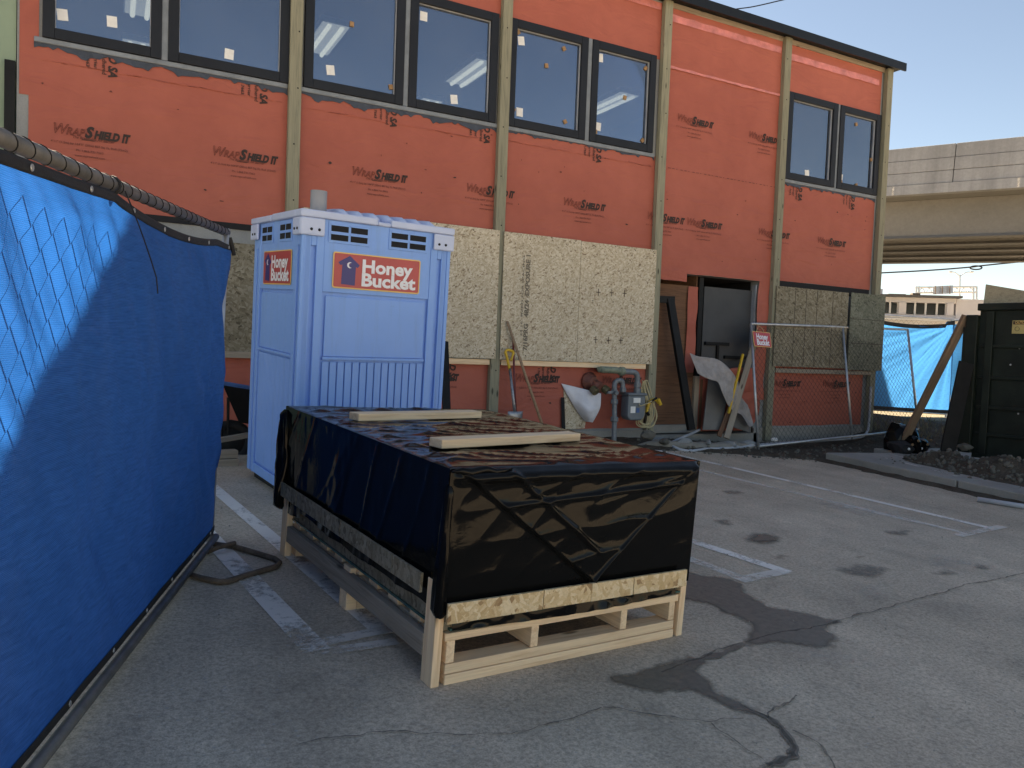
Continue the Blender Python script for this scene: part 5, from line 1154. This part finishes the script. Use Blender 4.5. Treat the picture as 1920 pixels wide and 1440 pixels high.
for k in range(1500):
    x = rnd.uniform(-0.3, 8.6); y = rnd.uniform(1.2, 8.0) ** 1.0
    if rnd.random() < 0.35: x = rnd.uniform(4.5, 8.8); y = rnd.uniform(6.6, 8.2)
    q_ = CM.inverted() @ Vector((x, y, zg(x, y)))
    if -0.05 < q_.x < CW + 0.05 and -0.05 < q_.y < CL: continue
    r = 0.0015 + 0.006 * rnd.random() ** 4; q = Vector((1, 0.6 + 0.5 * rnd.random(), 0.5 + 0.4 * rnd.random())) * r; rot = Matrix.Rotation(rnd.random() * 6, 3, (rnd.random(), rnd.random(), 0.5))
    gm.add([Vector((x, y, zg(x, y) + 0.006 + r * 0.3)) + rot @ Vector((v.x * q.x, v.y * q.y, v.z * q.z)) for v in iv], fi)
tag(obj('grit', gm, m_concrete('pale_grit', (0.36, 0.34, 0.30), 6), kind='stuff'), 'loose grit scattered over the parking lot asphalt')
gr = MB()
for k in range(2600):
    x = 11.9 + rnd.random() * 3.4; y = 8.2 + rnd.random() * 2.2; d = 0.466 * x + 0.883 * y
    if not 12.7 < d < 14.6 or rnd.random() < sm(13.4, 14.6, d): continue
    z = zd(min(x, 13.95), y) - 0.02; h = 0.05 + 0.10 * rnd.random(); a_ = rnd.random() * 6.3; t = Vector((math.cos(a_), math.sin(a_), 0)) * 0.006; l_ = Vector((rnd.uniform(-1, 1), rnd.uniform(-1, 1), 0)) * 0.05
    b_ = Vector((x, y, z)); gr.add([b_ - t, b_ + t, b_ + l_ * 0.5 + Vector((0, 0, h * 0.7)) + t * 0.6, b_ + l_ + Vector((0, 0, h))], [(0, 1, 2), (0, 2, 3)])
tag(obj('dry_grass', gr, plain('dry_grass_blade', (0.20, 0.165, 0.085), 0.8, 0, 0.3, 3, 0), kind='stuff', recalc=False), 'dry grass tufts on the bank beyond the building corner')
# ------------------------------------------------------------------ far blue fence
ff0, ff1 = PD(1600, 776, 15.6), PD(1775, 790, 15.9); ff0.z = 0.42; ff1.z = 0.36
d_ = (ff1 - ff0).normalized(); ff2 = ff1 + Vector((0.9, -1.6, 0)).normalized() * 3.0
FF = thing('site_fence', 'far chain link fence hung with sunlit blue tarp beyond the building corner', 'fence', ff0)
Lf = (ff1 - ff0).length
def fpt(s, z): return (d_ * s + Vector((0, 0, z)))
for s in (0, Lf * 0.985): obj('post', MB().tube([fpt(s, -0.1), fpt(s, 1.98)], 0.03, 8), GALV, FF)
obj('rail', MB().tube([fpt(0, 1.96), fpt(Lf, 1.99)], 0.024, 8), GALV, FF); obj('rail', MB().tube([fpt(0, 0.05), fpt(Lf, 0.05)], 0.022, 8), GALV, FF)
cl = chain_link(Lf, 1.9, 0.055, 0.06, 0.002); cl.v = [tuple(fpt(x, z + 0.05)) for x, y, z in cl.v]; obj('chain_link', cl, GALVD, FF)
nf = Vector((-d_.y, d_.x, 0)).normalized(); nf = nf if nf.y < 0 else -nf
def ftarp(u, v):
    s = u * Lf; tz = 1.90 - 0.09 * math.sin(math.pi * u) + (0.05 if u > 0.9 else 0); z = 0.06 + (tz - 0.06) * v
    rr = math.hypot((u - 1) * Lf, 1.9 - z); an = math.atan2(1.9 - z, (1 - u) * Lf + 0.01)
    w_ = 0.03 * noise.noise(Vector((an * 9, rr * 0.4, 0))) * min(1, rr * 2) + 0.015 * noise.noise(Vector((an * 26, rr * 1.3, 2))) * sm(0.1, 0.7, v)
    return fpt(s, z) + nf * (0.05 + w_)
obj('tarp', MB().grid(120, 60, ftarp), TARP2, FF, smooth=True, recalc=False)
obj('hem', MB().grid(60, 2, lambda u, v: Vector(ftarp(u, 0.965 + 0.045 * v)) + nf * 0.006), RUBBER, FF, recalc=False); obj('hem', MB().grid(60, 2, lambda u, v: Vector(ftarp(u, 0.04 * v)) + nf * 0.006), RUBBER, FF, recalc=False)
def f2(u, v):
    b_ = (ff2 - ff0) ; a_ = (ff1 - ff0) + Vector((0.05, 0, 0)); p = a_.lerp(b_, u); return p + Vector((0.05 * noise.noise(Vector((u * 9, v * 3, 3))), -0.03 * noise.noise(Vector((u * 12, v * 2, 5))), 0.05 + 1.85 * v))
obj('tarp', MB().grid(50, 24, f2), TARP2, FF, smooth=True, recalc=False)
obj('rail', MB().tube([ff1 - ff0 + Vector((0.05, 0.05, 1.98)), ff2 - ff0 + Vector((0.05, 0.05, 1.98))], 0.024, 8), GALV, FF)
# ------------------------------------------------------------------ overpass
bd = Vector((math.cos(math.radians(111.8)), math.sin(math.radians(111.8)), 0.031)).normalized()
b0 = PD(1660, 281, 30.0)
BRG = thing('overpass', 'grey concrete highway overpass crossing behind the building', 'bridge', frame(b0, -bd, Vector((0, 0, 1)) - bd * bd.z))     # local x toward the near right end, y away from us
LO, HI = -70, 70
for r_, (z0, z1) in enumerate(((-0.50, -0.01), (-0.97, -0.515), (-1.43, -0.985))):
    x = -22.0 + 0.45 * 0
    for k in range(16):
        a = -21.55 + k * 4.0
        obj('parapet_panel', MB().box(a + 0.012, a + 3.988, -0.02 if r_ else 0.0, 0.30, z0, z1), CONCB, BRG, bevel=0.012)
obj('parapet_end', MB().box(LO, -21.56, 0, 0.3, -1.43, -0.01).box(42.5, HI, 0, 0.3, -1.43, -0.01), CONCB, BRG)
obj('deck_edge', MB().box(LO, HI, -0.06, 0.32, -1.80, -1.445), CONCB, BRG)
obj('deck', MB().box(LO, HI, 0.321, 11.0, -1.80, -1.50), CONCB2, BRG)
for k in range(5):
    y = 1.2 + k * 2.1; zb = -3.30
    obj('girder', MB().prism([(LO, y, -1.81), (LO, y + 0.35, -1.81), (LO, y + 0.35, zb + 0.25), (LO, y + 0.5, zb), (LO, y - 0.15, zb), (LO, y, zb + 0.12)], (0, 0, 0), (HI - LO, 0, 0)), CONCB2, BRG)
obj('far_parapet', MB().box(LO, HI, 10.7, 11.0, -1.499, -0.1), CONCB, BRG)
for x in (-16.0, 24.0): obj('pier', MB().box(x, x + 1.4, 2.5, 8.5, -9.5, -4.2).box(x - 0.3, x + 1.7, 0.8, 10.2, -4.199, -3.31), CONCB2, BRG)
for k, u in enumerate((0.4, 4.5, 9.6)):
    obj('lime_streak', MB().box(u, u + 0.07, -0.0628, -0.0602, -1.78, -1.45), PAINTF, BRG)
# ------------------------------------------------------------------ far low building, gantry, lamp, wires
g0 = PD(1560, 640, 46.0); gc = PD(1788, 640, 45.0); g2 = gc + Vector((0.86, -0.2, 0)).normalized() * 12
def wall_z(u, v, dep): return PD(u, v, dep).z
FB_ = thing('far_building', 'far low pinkish stucco building with dark ribbon windows and flat roof', 'building', Vector((gc.x, gc.y, 0)))
fx = (gc - g0); fx.z = 0; fx.normalize(); fy = Vector((fx.y, -fx.x, 0)); fy = fy if fy.y > 0 else -fy
zt = wall_z(1788, 560, 45.0); wt, wb_ = wall_z(1700, 569, 45.5), wall_z(1700, 588, 45.5)
def fbox(name, s0, s1, n0, n1, z0, z1, mat, par=FB_):
    c = [fx * s0 + fy * n0, fx * s1 + fy * n0, fx * s1 + fy * n1, fx * s0 + fy * n1]
    return obj(name, MB().prism([(p.x, p.y, z0) for p in c], (0, 0, 0), (0, 0, z1 - z0)), mat, par)
S0 = -18.0
fbox('wall', S0, 0, 0, 9, 0, wb_ - 0.05, BGW); fbox('wall', S0, 0, 0, 9, wt + 0.05, zt, BGW); fbox('roof', S0 - 0.2, 0.25, -0.25, 9.2, zt + 0.01, zt + 0.14, GALVD)
def sfrom(u): # distance along facade of photo column u
    d = ray(u, 600); d.z = 0; A = fx; # solve CAM + d t = gc + fx s
    det = d.x * (-A.y) + A.x * d.y; bx_, by_ = gc.x, gc.y
    return (d.x * by_ - d.y * bx_) / -( -A.y * d.x + A.x * d.y) if False else ((bx_ * d.y - by_ * d.x) / (A.y * d.x - A.x * d.y))
for a, b in ((1786, 1773), (1697, 1683)):
    fbox('pier', sfrom(b), min(0, sfrom(a)), -0.08, 8.9, wb_ - 0.05, wt + 0.05, BGW)
cols = [(1620,1649),(1651,1668),(1669,1683),(1697,1715),(1717,1735),(1737,1756),(1758,1773)]
for a, b in cols:
    w_ = fbox('window', sfrom(a) + 0.03, sfrom(b) - 0.03, 0.12, 0.2, wb_, wt, BGGL)
    fbox('window_frame', sfrom(b) - 0.05, sfrom(b) + 0.05, 0.05, 0.25, wb_ - 0.05, wt + 0.05, PAPER, w_)
fbox('wall', 0.02, 8, 0.0, 9, 0, zt - 0.02, BGW)
fbox('ledge', S0, 0.4, -0.5, -0.01, wall_z(1700, 597, 45) - 0.1, wall_z(1700, 597, 45), PAPER)
for u, h, wd in ((1648, 0.75, 0.25), (1664, 0.5, 0.25), (1701, 0.22, 0.5), (1739, 0.3, 0.22)):
    s = sfrom(u); fbox('roof_unit', s - wd, s + wd, 2, 2 + wd * 2, zt + 0.141, zt + 0.14 + h, BGW if u < 1690 else RUST)
go = PD(1760, 560, 80); GA = thing('sign_gantry', 'grey steel highway sign gantry seen behind the low building', 'gantry', go)
def gq(u, v, dd=80): return PD(u, v, dd) - go
for u0, u1 in ((1717, 1718), (1722, 1723), (1825, 1825), (1831, 1831)): obj('column', MB().tube([gq(u0, 700), gq(u1, 537)], 0.11, 6), GALV, GA)
for v in (539, 549): obj('chord', MB().tube([gq(1717, v), gq(1831, v - 1)], 0.09, 6), GALV, GA)
for k in range(16): obj('lattice', MB().tube([gq(1722 + k * 6.5, 539 if k % 2 else 549), gq(1728.5 + k * 6.5, 549 if k % 2 else 539)], 0.05, 5), GALV, GA)
q_ = [gq(1750, 552, 79.6), gq(1787, 550, 79.6), gq(1787, 535, 79.6), gq(1750, 537, 79.6)]; sp_ = obj('sign_panel', MB().prism(q_, (0, 0, 0), (0.08, 0.12, 0)), SHOV, GA)
for u in (1754, 1767, 1781): obj('stiffener', MB().tube([gq(u, 551, 79.4), gq(u, 536, 79.4)], 0.06, 5), RUST, sp_)
lo_ = PD(1799, 560, 95); SL = thing('street_lamp', 'tall double armed street lamp far away under the overpass', 'street lamp', lo_)
def lq(u, v): return PD(u, v, 95) - lo_
obj('pole', MB().tube([lq(1797, 700), lq(1800, 515)], [0.14, 0.09], 6), GALV, SL)
for u in (1782, 1822):
    obj('arm', MB().tube(smooth_path([lq(1800, 518), lq((1800 + u) / 2, 511), lq(u, 510)], 4), 0.06, 5), GALV, SL); obj('lamp_head', MB().tube([lq(u - 3, 510), lq(u + 3, 510)], 0.11, 6), GALV, SL)
def cable(name, pts, dep, r, lab):
    return tag(obj(name, MB().tube(smooth_path([PD(u, v, dep) for u, v in pts], 8), r, 5, cap=False), WIRE), lab, 'cable')
cable('overhead_cable', [(1560, 492), (1645, 481), (1720, 471), (1800, 461), (2000, 430)], 60, 0.06, 'thick overhead cable just below the overpass soffit')
cable('overhead_cable', [(1560, 497), (1645, 488), (1780, 471), (2000, 438)], 62, 0.035, 'thin overhead cable second below the overpass soffit')
cable('overhead_cable', [(1560, 501), (1645, 493), (1780, 478), (1880, 465), (2000, 447)], 64, 0.04, 'thin overhead cable third below the overpass soffit')
lw = cable('overhead_cable', [(1560, 516), (1645, 512), (1740, 507), (1818, 501), (1842, 498), (1920, 490), (2000, 481)], 58, 0.055, 'overhead cable carrying a slack storage loop below the overpass')
lp = [PD(1830 + 11 * math.cos(t), 502 + 3.4 * math.sin(t), 57.9) for t in [k * math.pi / 10 for k in range(20)]]
obj('slack_loop', MB().tube(lp, 0.055, 5, closed=True), WIRE, lw)
cable('overhead_cable', [(1300, 27), (1380, 17), (1420, 11), (1500, -8)], 40, 0.03, 'thin overhead cable above the roof edge')
